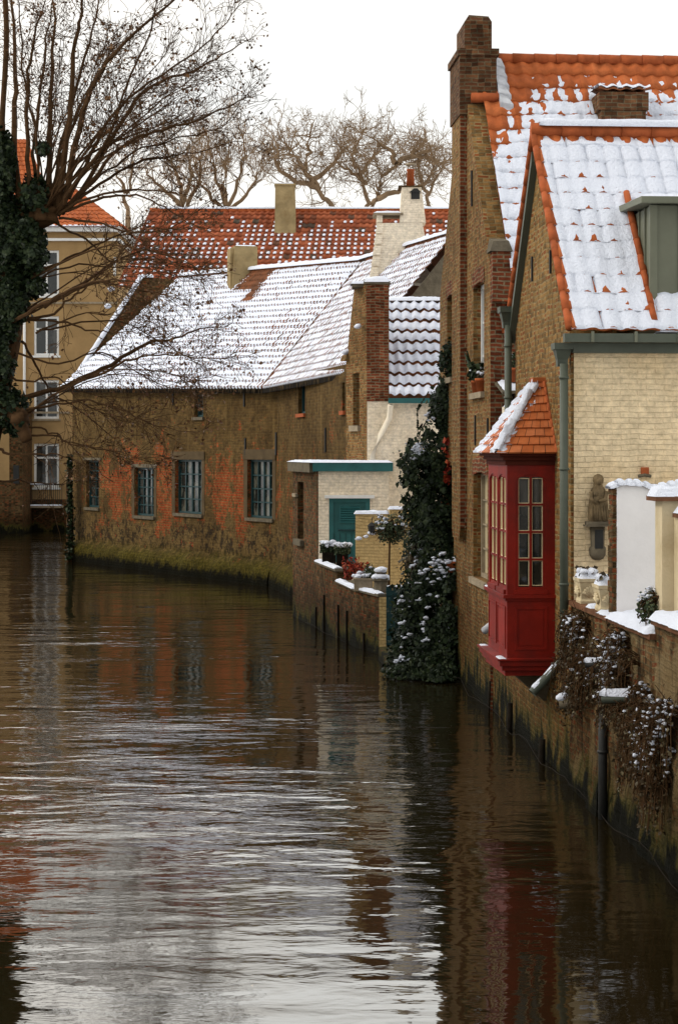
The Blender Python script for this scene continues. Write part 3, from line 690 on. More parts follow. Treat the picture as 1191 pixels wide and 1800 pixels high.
ch = m.build('chimney', M['brick_dark'], h2)
m = MB(); Pq, nq = bil(G(a-.08, t0-.02, 10.14), G(a-.08, t0+.86, 10.14), G(a+.7, t0+.86, 10.2), G(a+.7, t0-.02, 10.2)); pantiles(m, Pq, nq, 4, 2, .045, .02); m.build('cap_tile', M['tile_brown'], ch, True)
s = MB(); snowcap(s, Pq, nq, 4, 2, .045, .02, lambda a, b, r, fb, ac, h: .06+.02*nz3(a*9, b*9), 6); s.build('snow_cover', M['snow'], ch, True)
m = MB(); m.hexa([G(a-.25, t0-.2, 8.9), G(a+.2, t0-.2, 9.3), G(a+.2, t0-.02, 9.3), G(a-.25, t0-.02, 8.9), G(a-.25, t0-.2, 9.0), G(a+.2, t0-.16, 9.5), G(a+.2, t0-.02, 9.6), G(a-.25, t0-.02, 9.1)]); m.build('flashing', M['lead'], ch)
for o_, mp_ in ((oA, 'blind'), (oB, 'glass'), (oC, 'blind'), (oD, 'glass')):
    window(h2, G, o_, .18, M['white_frame'] if o_ is oA else M['stone'], M[mp_] if o_ is oC else M['glass_curtain'], 2, 3 if o_ is oA else 4, .07, .03, sill=M['stone'])
for (a, b, c_, d_) in (oA, oB, oC):
    N = 8; m = MB()
    for k in range(N): # soldier-course arch
        x0, x1 = a-.06+(b-a+.12)*k/N, a-.06+(b-a+.12)*(k+.93)/N; r0 = .07*(1-(2*(k+.5)/N-1)**2)
        m.box(G, x0, x1, -.012, .05, d_-.07+r0, d_+.19+r0)
    m.build('lintel', M['brick_red'], h2)
for u, v, L in ((801, 300, .55), (830, 300, .6), (836, 730, .5), (858, 735, .45)):
    a = hit(G, u)[0]; z = gz(v, a); MB().box(G, a-.02, a+.02, -.03, .01, z-L, z).build('wall_anchor', M['iron'], h2)
# pots on its window sill
def pot(c, r, h, label, mat='terracotta', group=None, plant=None):
    t = thing('flower_pot', label, 'flower pot', c, group)
    MB().lathe(Vector(c), [(r*.7, 0), (r*.95, h*.8), (r*1.08, h*.8), (r*1.1, h), (r*.9, h), (r*.85, h*.85)], 12).build('pot', M[mat], t, True)
    if plant:
        f = MB()
        for k in range(plant[1]):
            th = R.random()*6.28; q = R.random()**.5*plant[2]; zz = h+R.random()*plant[3]
            f.leaf(Vector(c)+V3(q*cos(th), q*sin(th), zz), plant[4])
        f.build('foliage', M[plant[0]], t)
        s = MB()
        for k in range(3):
            th = R.random()*6.28; s.blob(Vector(c)+V3(plant[2]*.6*cos(th), plant[2]*.6*sin(th), h+plant[3]*R.uniform(.5, .95)), .04, .04, .025)
        o = s.build('snow_cover', M['snow'], t, True); o['kind'] = 'stuff'
    return t
zA = oA[2]
pot(G(oA[0]+.28, -.02, zA), .085, .22, 'plain terracotta pot with snowy top on the sill, nearer of two', plant=('shrub', 40, .07, .12, .06))
tp = pot(G(oA[0]+.75, -.02, zA), .09, .2, 'terracotta pot with tall dark fronds on the upper window sill', plant=('ivy', 160, .13, .28, .10))
f = MB()
for k in range(5): f.tube([G(oA[0]+.8, -.02, zA+.18), G(oA[0]+.8+R.uniform(-.05, .2), -.1, zA+.45), G(oA[0]+.85+R.uniform(-.1, .35), -.16, zA+R.uniform(.55, .75))], [.03, .04, .012], 5)
f.build('frond', M['ivy'], tp)
p = F2(.27, -.12, 5.93); pot(p, .14, .33, 'red square pot hanging on the red brick side wall', 'terracotta', plant=('ivy', 50, .1, .1, .06))
# between the houses
t = thing('yard_wall', 'whitewashed yard wall closing the gap between the two brick houses', 'wall', G(29.4, 0, 0))
Fy = front(29.5); MB().box(Fy, .05, 2.2, 0, .2, .5, 4.75).build('wall', M['white_paint'], t); m = MB(); m.box(G, S1+.002, A0-.002, .04, .28, -.4, 3.7); m.build('canal_wall', M['brick_tall'], t)
s = MB(); snowslab(s, Fy, .05, 2.2, 0, .2, 4.752, .08); s.build('snow_cover', M['snow'], t, True)
t = thing('lean_to', 'small lean-to roof shelf with snow against the red brick side wall', 'shelf', F2(.3, -.6, 4.95))
MB().hexa([F2(.08, -.75, 4.95), F2(1.2, -.75, 5.02), F2(1.2, -.02, 5.2), F2(.08, -.02, 5.12), F2(.08, -.75, 4.99), F2(1.2, -.75, 5.06), F2(1.2, -.02, 5.24), F2(.08, -.02, 5.16)]).build('board', M['stone_dark'], t)
MB().box(F2, .3, .36, -.1, -.002, 4.3, 5.1).build('post', M['wood_dark'], t)
s = MB(); snowslab(s, F2, .1, 1.2, -.74, -.1, 5.01, .05, .05, .25); s.build('snow_cover', M['snow'], t, True)
pot(F2(.34, -.4, 5.15), .11, .22, 'terracotta pot on the lean-to shelf with a snowy plant', plant=('box_leaf', 90, .13, .22, .07))

# ------------------------------------------------------------------ parapet, quay and terrace walls
q = thing('garden_wall', 'old brick wall rising from the water below the terrace', 'wall', G(21, 0, 0))
m = MB(); rows = []
for i in range(int((S0-8)/.11)+1):
    a = min(8+i*.11, S0-.004); row = []
    for j in range(15):
        z = -.4+j*.115; lump = .05*nz3(a*1.3, z*1.3, 4)+.03*nz3(a*4, z*4, 7, 4); foot = .10*max(0, .45-z)**1.0; row.append(m.add(G(a, -.02-lump-foot if j < 14 else .02, z)))
    rows.append(row)
for A, B in zip(rows, rows[1:]):
    for j in range(14): m.f.append([A[j], B[j], B[j+1], A[j+1]])
m.box(G, 19.6, S0-.002, .02, .33, 1.2, 2.2); m.box(G, 8, 19.6, .02, .33, 1.2, 2.36)
m.hexa([G(21.6, -.16, -.4), G(22.25, -.16, -.4), G(22.25, 0, -.4), G(21.6, 0, -.4), G(21.7, -.05, 1.15), G(22.15, -.05, 1.15), G(22.15, 0, 1.2), G(21.7, 0, 1.2)])
m.build('wall', M['brick_quay'], q)
c = MB()
for k, (a, b) in enumerate(((21.45, S0-.004), (19.35, 21.38))): c.box(G, a, b, -.05, .38, 2.2, 2.255)
c.box(G, 8, 19.3, -.05, .38, 2.36, 2.42); c.build('coping', M['coping_tile'], q)
s = MB(); snowslab(s, G, 19.4, 21.36, -.09, .36, 2.252, .11, .05, edge=.09); snowslab(s, G, 8, 19.32, -.09, .36, 2.418, .11, .07, edge=.09); snowslab(s, G, 21.45, 22.0, -.06, .3, 2.252, .05, .05); snowslab(s, G, 22.45, 22.75, -.04, .12, 2.252, .06, .04)
s.build('snow_cover', M['snow'], q, True)
# white screen wall
F3 = front(21.4); t = thing('screen_wall', 'smooth white rendered screen wall with a rough brick end and wavy top', 'wall', F3(.04, 0, 2.2))
m = MB()
N = 24; xs = [.055+(2.4-.055)*k/N for k in range(N+1)]
pr = [(x, 3.70+.03*sin(x*9)+.012*sin(x*23)) for x in xs]
m.prism(F3, [(.055, 2.1), (2.4, 2.1)]+pr[::-1], 0, .22); m.build('wall', M['whitewash'], t)
e = MB(); k = 0; z = 2.1
while z < 3.68: h = R.uniform(.05, .085); e.box(F3, R.uniform(.0, .02), .054, -.012+R.uniform(0, .02), .235, z, min(z+h-.004, 3.68)); z += h
e.build('brick_end', M['brick_garden'], t)
s = MB()
for k in range(N): snowline(s, F3(xs[k], .11, pr[k][1]-.01), F3(xs[k+1]+.01, .11, pr[k+1][1]-.01), .15, .075, 3, lump=.3)
snowline(s, F3(-.02, .11, 3.67), F3(.1, .11, 3.71), .14, .07, 3)
s.build('snow_cover', M['snow'], t, True)
# stucco wall nearest the camera
F4 = front(19.45); F4 = Frame(F4(.06, 0, 0), F4.x, F4.y); t = thing('terrace_wall', 'ochre stucco terrace wall with stepped snowy copings', 'wall', F4(0, 0, 2.3))
m = MB(); m.box(F4, .04, 2.4, 0, .3, 2.2, 3.58); m.box(F4, .16, 2.4, -.25, -.002, 2.2, 3.42); m.build('wall', M['stucco'], t)
c = MB(); c.box(F4, -.04, 2.4, -.06, .36, 3.582, 3.63); c.box(F4, .13, 2.4, -.33, -.062, 3.422, 3.47); c.build('coping', M['coping_tile'], t)
s = MB(); snowslab(s, F4, -.05, 2.4, -.07, .36, 3.628, .1, .05, edge=.06); s.build('snow_cover', M['snow'], t, True); s = MB(); snowslab(s, F4, .12, 2.4, -.34, -.06, 3.468, .09, .05, edge=.06); s.build('snow_cover', M['snow'], t, True)
MB().lathe(F4(.3, -.26, 2.68), [(.03, 0), (.05, .06), (.05, .1), (.12, .2), (.12, .23)], 12).build('bracket_shelf', M['urn_stone'], t)
# urns
def urn(c, label):
    t = thing('planter', label, 'planter', c, 'relief planters on the parapet')
    w, d, h = .19, .13, .30; F = Frame(c, G.x, G.y); z = c.z
    def q(f, zz): return [F(-w*f, -d*f, zz), F(w*f, -d*f, zz), F(w*f, d*f, zz), F(-w*f, d*f, zz)]
    m = MB(); lv = [(.80, 0), (.84, .03), (.74, .06), (.78, .12), (.86, .2), (.94, .25), (1.02, .262), (1.04, .30), (.93, .30)]
    for (f0, a), (f1, b) in zip(lv, lv[1:-1]): m.hexa(q(f0, z+a)+q(f1, z+b))
    m.build('body', M['urn_stone'], t)
    sh = MB()
    for sd, L in ((0, w), (1, d)):
        for k in range(-3, 4):
            a = k*.36
            if sd == 0: p0, p1 = F(0, -d*.8, z+.08), F(sin(a)*L*.62, -d*.93, z+.08+cos(a)*.13)
            else: p0, p1 = F(-w*.8, 0, z+.08), F(-w*.93, sin(a)*L*.7, z+.08+cos(a)*.13)
            sh.tube([p0, p1], [.008, .02], 6)
    sh.build('shell_relief', M['urn_stone'], t, True)
    s = MB(); snowslab(s, F, -w*.98, w*.98, -d*.98, d*.98, z+.28, .13, .025, edge=.06)
    for k in range(9): s.blob(F(R.uniform(-.15, .15), R.uniform(-.09, .09), z+.38), .05, .05, .04)
    s.build('snow_cover', M['snow'], t, True)
    f = MB()
    for k in range(60): f.leaf(F(R.uniform(-.17, .17), R.uniform(-.11, .11), z+R.uniform(.3, .43)), .06)
    f.build('foliage', M['shrub'], t)
urn(G(23.3, .1, 2.256), 'relief planter full of snow on the parapet beside the downpipe')
urn(G(22.15, .1, 2.256), 'relief planter full of snow on the parapet against the white screen wall')
# statue on its bracket
st = thing('statue', 'weathered stone statue of a hooded figure holding a child on the cream wall', 'statue', F1(.3, -.1, 3.2))
F = Frame(F1(.315, -.1, 0), F1.x, F1.y); z = 3.22
m = MB()
lv = [(0, .125, .085), (.06, .13, .09), (.16, .118, .085), (.26, .108, .08), (.33, .10, .075), (.39, .085, .065), (.43, .055, .05), (.455, .052, .052), (.49, .065, .06), (.53, .066, .062), (.56, .05, .05), (.58, .012, .012)]
N = 20; rings = []
for zz, rx, ry in lv:
    rings.append([m.add(F(rx*cos(2*pi*j/N)*(1+.07*sin(j*2.5+zz*9)*(zz < .4)), ry*sin(2*pi*j/N)*(1+.10*cos(j*3.1+zz*6)*(zz < .4)), z+zz)) for j in range(N)])
for A, B in zip(rings, rings[1:]):
    for j in range(N): m.f.append([A[j], A[(j+1) % N], B[(j+1) % N], B[j]])
m.f.append(rings[-1])
m.blob(F(.004, -.045, z+.49), .036, .035, .048, .05, 12, 8)      # face under the hood
m.blob(F(-.045, -.075, z+.335), .03, .03, .032, .08, 10, 6); m.blob(F(-.04, -.07, z+.26), .042, .035, .06, .1, 10, 6)   # the child
m.tube([F(.09, -.03, z+.36), F(.075, -.085, z+.27), F(-.01, -.1, z+.245)], [.03, .028, .02], 8); m.tube([F(-.09, -.03, z+.36), F(-.095, -.07, z+.27), F(-.05, -.1, z+.23)], [.028, .026, .018], 8)
for k in range(7): m.tube([F(-.09+k*.03, -.075, z+.2), F(-.1+k*.034+.01*sin(k*2), -.096, z+.01)], [.008, .014], 6)
m.build('figure', M['statue_stone'], st, True)
m = MB(); m.box(F, -.15, .15, -.1, .09, z-.04, z); m.box(F, -.17, .17, -.12, .09, z-.06, z-.041); m.build('ledge', M['stone_dark'], st)
m = MB(); m.lathe(F(0, .045, z-.46), [(.02, -.02), (.07, 0), (.1, .05), (.105, .12), (.1, .14), (.085, .16), (.09, .39)], 16); m.build('bracket', M['stone_dark'], st, True)
MB().box(F, -.05, .05, -.06, -.03, z-.33, z-.1).build('niche', M['iron'], st)
# small fixings on the cream wall
z = 4.1-(830-790)/143.5
t = thing('wall_fitting', 'small rusty metal fitting on the cream wall above the screen wall', 'wall fitting', F1(.91, -.05, z))
MB().box(F1, .86, .955, -.05, -.012, z-.03, z+.06).build('plate', M['terracotta'], t); MB().tube([F1(.82, -.04, z-.05), F1(.9, -.06, z-.035), F1(.98, -.04, z-.05)], .02, 8).build('bar', M['stone_dark'], t)

# ------------------------------------------------------------------ waterside fittings on the quay
t = thing('drain_pipe', 'tall dark drain pipe standing in the water against the quay wall', 'pipe', G(21.35, -.08, 0))
m = MB(); m.tube([G(21.5, -.08, -.3), G(21.5, -.08, 1.55)], .05, 10); m.tube([G(21.5, -.08, 1.53), G(21.5, -.16, 1.72), G(21.55, -.26, 1.72)], .045, 10); ring(m, G(21.5, -.08, .75), .062); m.build('pipe', M['iron'], t, True)
s = MB(); snowline(s, G(21.5, -.12, 1.75), G(21.55, -.28, 1.75), .04, .05, 6); s.build('snow_cover', M['snow'], t, True)
t = thing('drain_spout', 'long ribbed drain spout heaped with snow jutting over the water', 'pipe', G(20.3, -.4, 1.45))
m = MB(); m.tube([G(20.25, .05, 1.50), G(20.3, -.12, 1.5), G(20.4, -.31, 1.48)], [.05, .05, .055], 12, False); m.build('pipe', M['green_metal'], t, True)
s = MB(); snowline(s, G(20.26, -.0, 1.53), G(20.41, -.33, 1.525), .06, .08, 8, lump=.25); s.build('snow_cover', M['snow'], t, True)
t = thing('drain_spout', 'short broken pipe stub tipped with snow above the mossy buttress', 'pipe', G(22.95, -.2, 1.1))
MB().tube([G(22.85, .05, 1.12), G(23.0, -.28, 1.08)], [.08, .06], 10, False).build('pipe', M['stone_dark'], t, True)
s = MB(); s.blob(G(23.0, -.26, 1.16), .07, .07, .05, .2); s.build('snow_cover', M['snow'], t, True)
k = 0
plabels = ['dark timber post at the waterline below the bay corbel', 'thick mossy timber post beside the cracked buttress', 'thin dark post put for shading in the water under the far end of the bay', 'stumpy timber post at the foot of the wall near the frame edge', 'leaning timber post at the waterline below the tall house pilaster']
for (u, s_, h, r) in ((905, None, .42, .045), (962, None, .3, .05), (868, None, .5, .02)):  # dark posts, some put where there is only dark shading
    a = hit(G, u)[0]; m = MB(); m.tube([G(a, -.1, -.4), G(a+R.uniform(-.05, .05), -.07, h)], [r, r*.85], 8)
    tag(m.build('mooring_post', M['wood_dark'], None, True, G(a, -.1, 0)), plabels[k], 'post', 'posts along the waterline'); k += 1
m = MB(); pts = [G(15+i*.5, -.12-.03*sin(i*1.3)-.03*R.random(), .07+.05*sin(i*.9)+.05*R.random()) for i in range(46)]
m.tube(pts, .006, 5); tag(m.build('cable', M['wood_dark'], None, True, pts[0]), 'slack dark cable running along the foot of the quay wall at the waterline', 'cable')

def bush(name, label, cat, c, ru, n, mat, size, snow=12, sw=.05, group=None, shape=None, twigs=0, low=-1, parent_snow=True, rise=0):
    """c centre, ru radii; leaves crowd a lumpy shell, with gaps"""
    c = Vector(c); t = thing(name, label, cat, c-V3(0, 0, ru[2]), group); sd = R.random()*90
    f = MB(); s = MB(); w = MB(); got = 0; tries = 0
    F = shape or WORLD
    def put(d, k): return F(c.x+d.x*ru[0]*k, c.y+d.y*ru[1]*k, c.z+d.z*ru[2]*k) if shape is None else c+F.x*(d.x*ru[0]*k)+F.y*(d.y*ru[1]*k)+V3(0, 0, d.z*ru[2]*k)
    while got < n and tries < n*6:
        tries += 1
        d = Vector((R.gauss(0, 1), R.gauss(0, 1), R.gauss(0, 1))).normalized()
        if d.z < low: continue
        lump = 1+.38*noise.noise(d*2.2+Vector((sd, 0, 0)))+.18*noise.noise(d*5+Vector((sd, 5, 0)))
        k = lump*(R.random()**.35)
        if noise.noise(d*3.5+Vector((sd, 9, k*2))) < -.28: continue
        f.leaf(put(d, k), size, Vector((d.x, d.y, d.z+.4))); got += 1
    f.build('foliage', M[mat], t)
    for k in range(twigs):
        d = Vector((R.gauss(0, 1), R.gauss(0, 1), R.gauss(0, 1)-.1)).normalized(); a = put(d, .1); b = put(d, R.uniform(.9, 1.35)); mid = a.lerp(b, .55)+V3(R.uniform(-.06, .06), R.uniform(-.06, .06), .06)
        w.tube([a, mid, b], [.012, .009, .004], 4, False)
    if twigs: w.build('twigs', M['bark'], t)
    for k in range(snow):
        d = Vector((R.gauss(0, 1), R.gauss(0, 1), abs(R.gauss(0, .8))+rise)).normalized()
        lump = 1+.38*noise.noise(d*2.2+Vector((sd, 0, 0))); q = put(d, lump*R.uniform(.85, 1.02)); z = R.uniform(.6, 1.5)*sw
        s.blob(q, z, z, z*.6, .45, 7, 5)
        for j in range(3): s.blob(q+V3(R.gauss(0, z), R.gauss(0, z), R.gauss(0, z*.4)), z*.5, z*.5, z*.35, .4, 6, 4)
    if snow: o = s.build('snow_cover', M['snow'], t, True); o['kind'] = 'stuff'
    return t
GF = Frame((0, 0), G.x, G.y)
def hanging(label, s0, s1, z0, z1, n, drop, snow):
    """a mat of thin trailing stems rooted in the wall, hanging outwards and down, flecked with leaves and snow"""
    c = G((s0+s1)/2, -.05, z1); t = thing('hanging_shrub', label, 'shrub', c, 'snowy shrubs hanging on the quay wall'); w = MB(); f = MB(); sn_ = MB(); sd = R.random()*30
    for k in range(n):
        while True:
            a, z = R.uniform(s0, s1), R.uniform(z0, z1)
            if noise.noise(Vector((a*2.2+sd, z*2.2, 0))) > .06+.25*max(0, abs((a-(s0+s1)/2)/(s1-s0)*2)**2+abs((z-(z0+z1)/2)/(z1-z0)*2)**2-.7): break
        L = R.uniform(.12, .38); b = R.gauss(0, .14); o = R.uniform(.08, .3); p0 = G(a, .02, z); p1 = G(a+b*.5, -o*.7, z+R.uniform(-.02, .1)); p2 = G(a+b, -o, z-L*drop)
        pp = spline([p0, p1, p2], 4); w.tube(pp, [.007-.0005*j for j in range(len(pp))], 4, False)
        for j in range(R.randint(3, 8)):
            q = pp[R.randint(3, len(pp)-1)]; f.leaf(q+V3(R.gauss(0, .02), R.gauss(0, .02), R.gauss(0, .02)), .04)
        for j in range(2): w.tube([pp[4], pp[4]+V3(R.gauss(0, .07), R.gauss(0, .05), R.gauss(-.02, .07))], [.005, .003], 4, False)
        if R.random() < snow and noise.noise(Vector((a*3+sd, z*3, 5))) > -.05+.5*(z1-z)/(z1-z0)-.15:
            r_ = R.uniform(.010, .024)
            for j in range(2, len(pp)-2):                # snow lying along the upper side of the stem
                if R.random() < .75: sn_.blob(pp[j]+V3(R.gauss(0, .006), R.gauss(0, .006), r_*.4), r_*R.uniform(1, 1.9), r_*R.uniform(1, 1.9), r_*R.uniform(.6, 1), .5, 6, 4)
    w.build('stems', M['bark'], t); f.build('foliage', M['shrub'], t); o = sn_.build('snow_cover', M['snow'], t, True); o['kind'] = 'stuff'; return t
hanging('dark twiggy shrub with snow hanging from the wall beside the downpipe spout', 22.0, 23.6, 1.15, 2.1, 380, 1.0, .34)
hanging('twiggy snow flecked creeper on the quay wall below the white screen wall', 20.0, 21.2, 1.25, 2.15, 260, .6, .6)
hanging('large brown trailing shrub with snow below the stucco terrace wall', 18.4, 20.0, .7, 1.65, 480, 1.2, .4)
bush('potted_shrub', 'small round snow topped shrub on the parapet before the white screen wall', 'shrub', G(19.75, .12, 2.49), (.21, .2, .21), 900, 'box_leaf', .04, 34, .022, shape=GF, twigs=40)

# ------------------------------------------------------------------ outbuilding with the teal door and its garden
oC_ = (-.5, 44.2); t = thing('outbuilding', 'flat roofed white outbuilding with teal fascia and teal louvred door', 'outbuilding', (-.5, 44.2, 0))
FB = Frame(oC_, (1, 0), (0, 1)); FL, LL = wframe((-1.13, 47.5), oC_, True)
dop = op(FB, 578, 650, 876, 1010)
m = MB(); wall(m, FB, .03, 1.637, .6, 3.6, (dop,), .08); m.box(FB, 1.60, 1.637, .001, 3.3, .6, 3.6); m.build('front_wall', M['white_paint'], t)
slot = op(FL, 523, 533, 847, 948)
m = MB(); wall(m, FL, 0, LL, -.4, 3.6, (slot,), .15); m.face([FB(0, 0, -.4), FB(.03, 0, -.4), FB(.03, 0, 3.6), FB(0, 0, 3.6)]); m.build('side_wall', M['brick_garden'], t)
w = MB(); a, b, c_, d_ = slot; w.face([FL(a, .149, c_), FL(b, .149, c_), FL(b, .149, d_), FL(a, .149, d_)]); w = w.build('window', M['glass'], t); MB().box(FL, a-.1, b+.1, -.1, 0, c_-.14, c_-.002).build('sill', M['stone_dark'], w)
m = MB(); m.box(FB, -.10, 1.73, -.1, 3.3, 3.60, 3.80); m.build('fascia', M['teal'], t)
m = MB(); m.hexa([FL(-.1, -.12, 3.57), FL(LL-.35, -.12, 3.57), FL(LL-.35, .3, 3.57), FL(-.1, .3, 3.57), FL(-.1, -.12, 3.79), FL(LL-.35, -.12, 3.79), FL(LL-.35, .3, 3.79), FL(-.1, .3, 3.79)]); m.build('side_fascia', M['stone_dark'], t)
s = MB(); snowslab(s, FB, -.14, 1.74, -.12, 3.3, 3.8, .05, .1); s.build('snow_cover', M['snow'], t, True); s = MB(); snowslab(s, FL, -.1, LL-.2, -.14, .6, 3.8, .055, .1); s.build('snow_cover', M['snow'], t, True)
a, b, c_, d_ = dop
d = MB(); d.box(FB, a, b, .05, .08, c_, d_); fr = .1
d.box(FB, a, a+fr, .0, .049, c_, d_).box(FB, b-fr, b, .0, .049, c_, d_).box(FB, a+fr, b-fr, .0, .049, d_-.09, d_); do = d.build('door', M['teal'], t)
l = MB()
la, lb_, lz0, lz1 = a+.26, b-.24, d_-.56, d_-.18
l.box(FB, la-.03, la, .02, .05, lz0, lz1).box(FB, lb_, lb_+.03, .02, .05, lz0, lz1)
for k in range(7):
    z = lz0+(lz1-lz0)*k/7; l.hexa([FB(la, .012, z), FB(lb_, .012, z), FB(lb_, .045, z+.03), FB(la, .045, z+.03), FB(la, .008, z+.012), FB(lb_, .008, z+.012), FB(lb_, .045, z+.045), FB(la, .045, z+.045)])
l.build('louvre', M['teal'], do)
l = MB(); l.box(FB, la-.05, lb_+.05, .0, .05, d_-.75, d_-.71)
for k in range(5): l.box(FB, a+fr+.02+k*.13, a+fr+.03+k*.13, .043, .05, c_, d_-.8)
l.build('rail', M['teal_dark'], do)
MB().box(FB, a-.1, b+.1, -.1, -.001, d_+.003, d_+.075).build('lintel', M['white_frame'], t)
MB().box(FL, slot[0]-.5, slot[0]+.02, -.06, .0, 2.95, 3.03).build('bracket', M['stone'], t)
# garden wall
g0, g1, g2 = (-.50, 44.15), (.347, 40.0), (.823, 38.6)
t = thing('waterside_wall', 'curving brick garden wall with snowy coping in front of the outbuilding', 'wall', (-.5, 44.15, 0))
FG1, LG1 = wframe(g0, g1, False); FG1, LG1 = wframe(g0, g1, True); FG2, LG2 = wframe(g1, g2, True)
m = MB()
def hx(F, x0, x1, y0, y1, za, z0, z1): m.hexa([F(x0, y0, za), F(x1, y0, za), F(x1, y1, za), F(x0, y1, za), F(x0, y0, z0), F(x1, y0, z1), F(x1, y1, z1), F(x0, y1, z0)])
hx(FG1, 0, LG1*.55, 0, .3, -.4, 1.50, 1.46); hx(FG1, LG1*.55, LG1, 0, .3, -.4, 1.22, 1.18); hx(FG2, 0, LG2, 0, .3, -.4, 1.18, 1.16); m.build('wall', M['brick_garden'], t)
c = MB(); c.hexa([FG1(-.05, -.06, 1.502), FG1(LG1*.56, -.06, 1.462), FG1(LG1*.56, .34, 1.462), FG1(-.05, .34, 1.502), FG1(-.05, -.06, 1.56), FG1(LG1*.56, -.06, 1.52), FG1(LG1*.56, .34, 1.52), FG1(-.05, .34, 1.56)])
c.hexa([FG1(LG1*.57, -.06, 1.222), FG1(LG1-.02, -.06, 1.182), FG1(LG1-.02, .4, 1.182), FG1(LG1*.57, .4, 1.222), FG1(LG1*.57, -.06, 1.27), FG1(LG1-.02, -.06, 1.23), FG1(LG1-.02, .4, 1.23), FG1(LG1*.57, .4, 1.27)])
c.hexa([FG2(0, -.06, 1.182), FG2(LG2+.03, -.06, 1.162), FG2(LG2+.03, .4, 1.162), FG2(0, .4, 1.182), FG2(0, -.06, 1.235), FG2(LG2+.03, -.06, 1.215), FG2(LG2+.03, .4, 1.215), FG2(0, .4, 1.235)])
c.build('coping', M['stone_dark'], t)
s = MB(); snowline(s, FG1(0, .02, 1.56), FG1(LG1*.55, .02, 1.52), .09, .06, 30); s.build('snow_cover', M['snow'], t, True); s = MB(); snowline(s, FG1(LG1*.58, .0, 1.27), FG1(LG1, .0, 1.225), .08, .07, 20); s.build('snow_cover', M['snow'], t, True); s = MB(); snowline(s, FG2(0, 0, 1.235), FG2(LG2, .02, 1.215), .08, .06, 20); s.build('snow_cover', M['snow'], t, True)
p = FG2(LG2, 0, 0); FE = Frame((p.x, p.y), (1, 0), (0, 1)); MB().box(FE, -.02, .22, -.03, .28, -.3, 1.155).build('end_pier', M['yellow_paint'], t)
gw = [('dark upright timber against the outbuilding corner in the water', 557, .5), ('thin upright timber on the garden wall below the planter boxes', 571, .85), ('upright timber strip midway along the garden wall', 596, .75), ('upright timber strip below the red leaved plants', 611, .7), ('short timber strip at the near end of the garden wall', 641, .35)]
for lab, u, h in gw:
    FQ = FG1 if u < 623 else FG2; a = hit(FQ, u)[0]; mm = MB(); mm.box(FQ, a-.018, a+.018, -.045, -.005, -.3, h); tag(mm.build('timber_fender', M['wood_dark'], None, False, FQ(a, -.04, 0)), lab, 'post', 'timbers on the garden wall')
mm = MB(); pts = [FG1(-.6+k*.5, -.16, .1+.03*sin(k)) for k in range(10)]; mm.tube(pts, .007, 5); tag(mm.build('cable', M['wood_dark'], None, True, pts[0]), 'thin cable strung along the garden wall just above the water', 'cable')
# yellow wall, gate
FY = Frame((.36, 42.0), (1, 0), (0, 1)); t = thing('yellow_wall', 'yellow painted brick wall with a snowy stepped top beside the teal door', 'wall', (.36, 42, 0))
m = MB(); m.box(FY, 0, .74, 0, .24, .5, 2.70).box(FY, .74, 1.9, 0, .24, .5, 2.80); m.build('wall', M['yellow_paint'], t)
s = MB(); snowslab(s, FY, -.03, .73, -.03, .26, 2.70, .09, .04); s.build('snow_cover', M['snow'], t, True); s = MB(); snowslab(s, FY, .7, 1.9, -.03, .26, 2.80, .08, .04); s.build('snow_cover', M['snow'], t, True)
FT = Frame(((678-595.5)/FPX*38.4, 38.4), (1, 0), (0, 1)); t = thing('garden_gate', 'low teal board gate between the garden wall and the evergreen', 'gate', FT(0, 0, .1))
m = MB()
for k in range(5): m.box(FT, k*.13+.004, (k+1)*.13-.004, 0, .03, .1, 1.38)
go = m.build('boards', M['teal_dark'], t); [MB().box(FT, 0, .66, -.03, -.001, z, z+.1).build('rail', M['teal_dark'], t) for z in (1.2, .3)]
s = MB(); snowline(s, FT(.02, .015, 1.38), FT(.6, .015, 1.38), .035, .035, 12); s.build('snow_cover', M['snow'], t, True); s = MB(); s.blob(FT(.5, .1, 1.44), .1, .08, .08); s.build('snow_cover', M['snow'], t, True)
# planter boxes
for k, (u0, u1, Y, lab) in enumerate(((566, 590, 43.3, 'dark planter box with snowy clipped box, nearest the outbuilding corner'), (591, 612, 42.4, 'dark planter box with snowy clipped box, beside the red leaved plant'))):
    a, b = (u0-595.5)/FPX*Y, (u1-595.5)/FPX*Y; t = thing('planter_box', lab, 'planter', (a, Y, 1.56), 'planter boxes on the garden wall')
    FP = Frame((a, Y), (1, 0), (0, 1)); W_ = b-a; m = MB(); m.box(FP, 0, W_, 0, .26, 1.53, 1.80)
    for j in range(5): m.box(FP, W_*j/5+.006, W_*(j+1)/5-.006, -.015, -.001, 1.54, 1.79)
    m.build('box', M['wood_dark'], t)
    f = MB()
    for j in range(700): f.leaf(FP(R.uniform(-.04, W_+.04), R.uniform(-.04, .3), 1.78+R.random()**.8*.24*(1-.3*abs(R.gauss(0, .5)))), .05, Vector((0, -.5, .6)))
    f.build('foliage', M['box_leaf'], t)
    s = MB()
    for j in range(16): s.blob(FP(R.uniform(-.03, W_+.03), R.uniform(0, .26), 1.98+R.uniform(-.03, .05)), R.uniform(.05, .1), .07, R.uniform(.03, .055), .4)
    s.build('snow_cover', M['snow'], t, True)
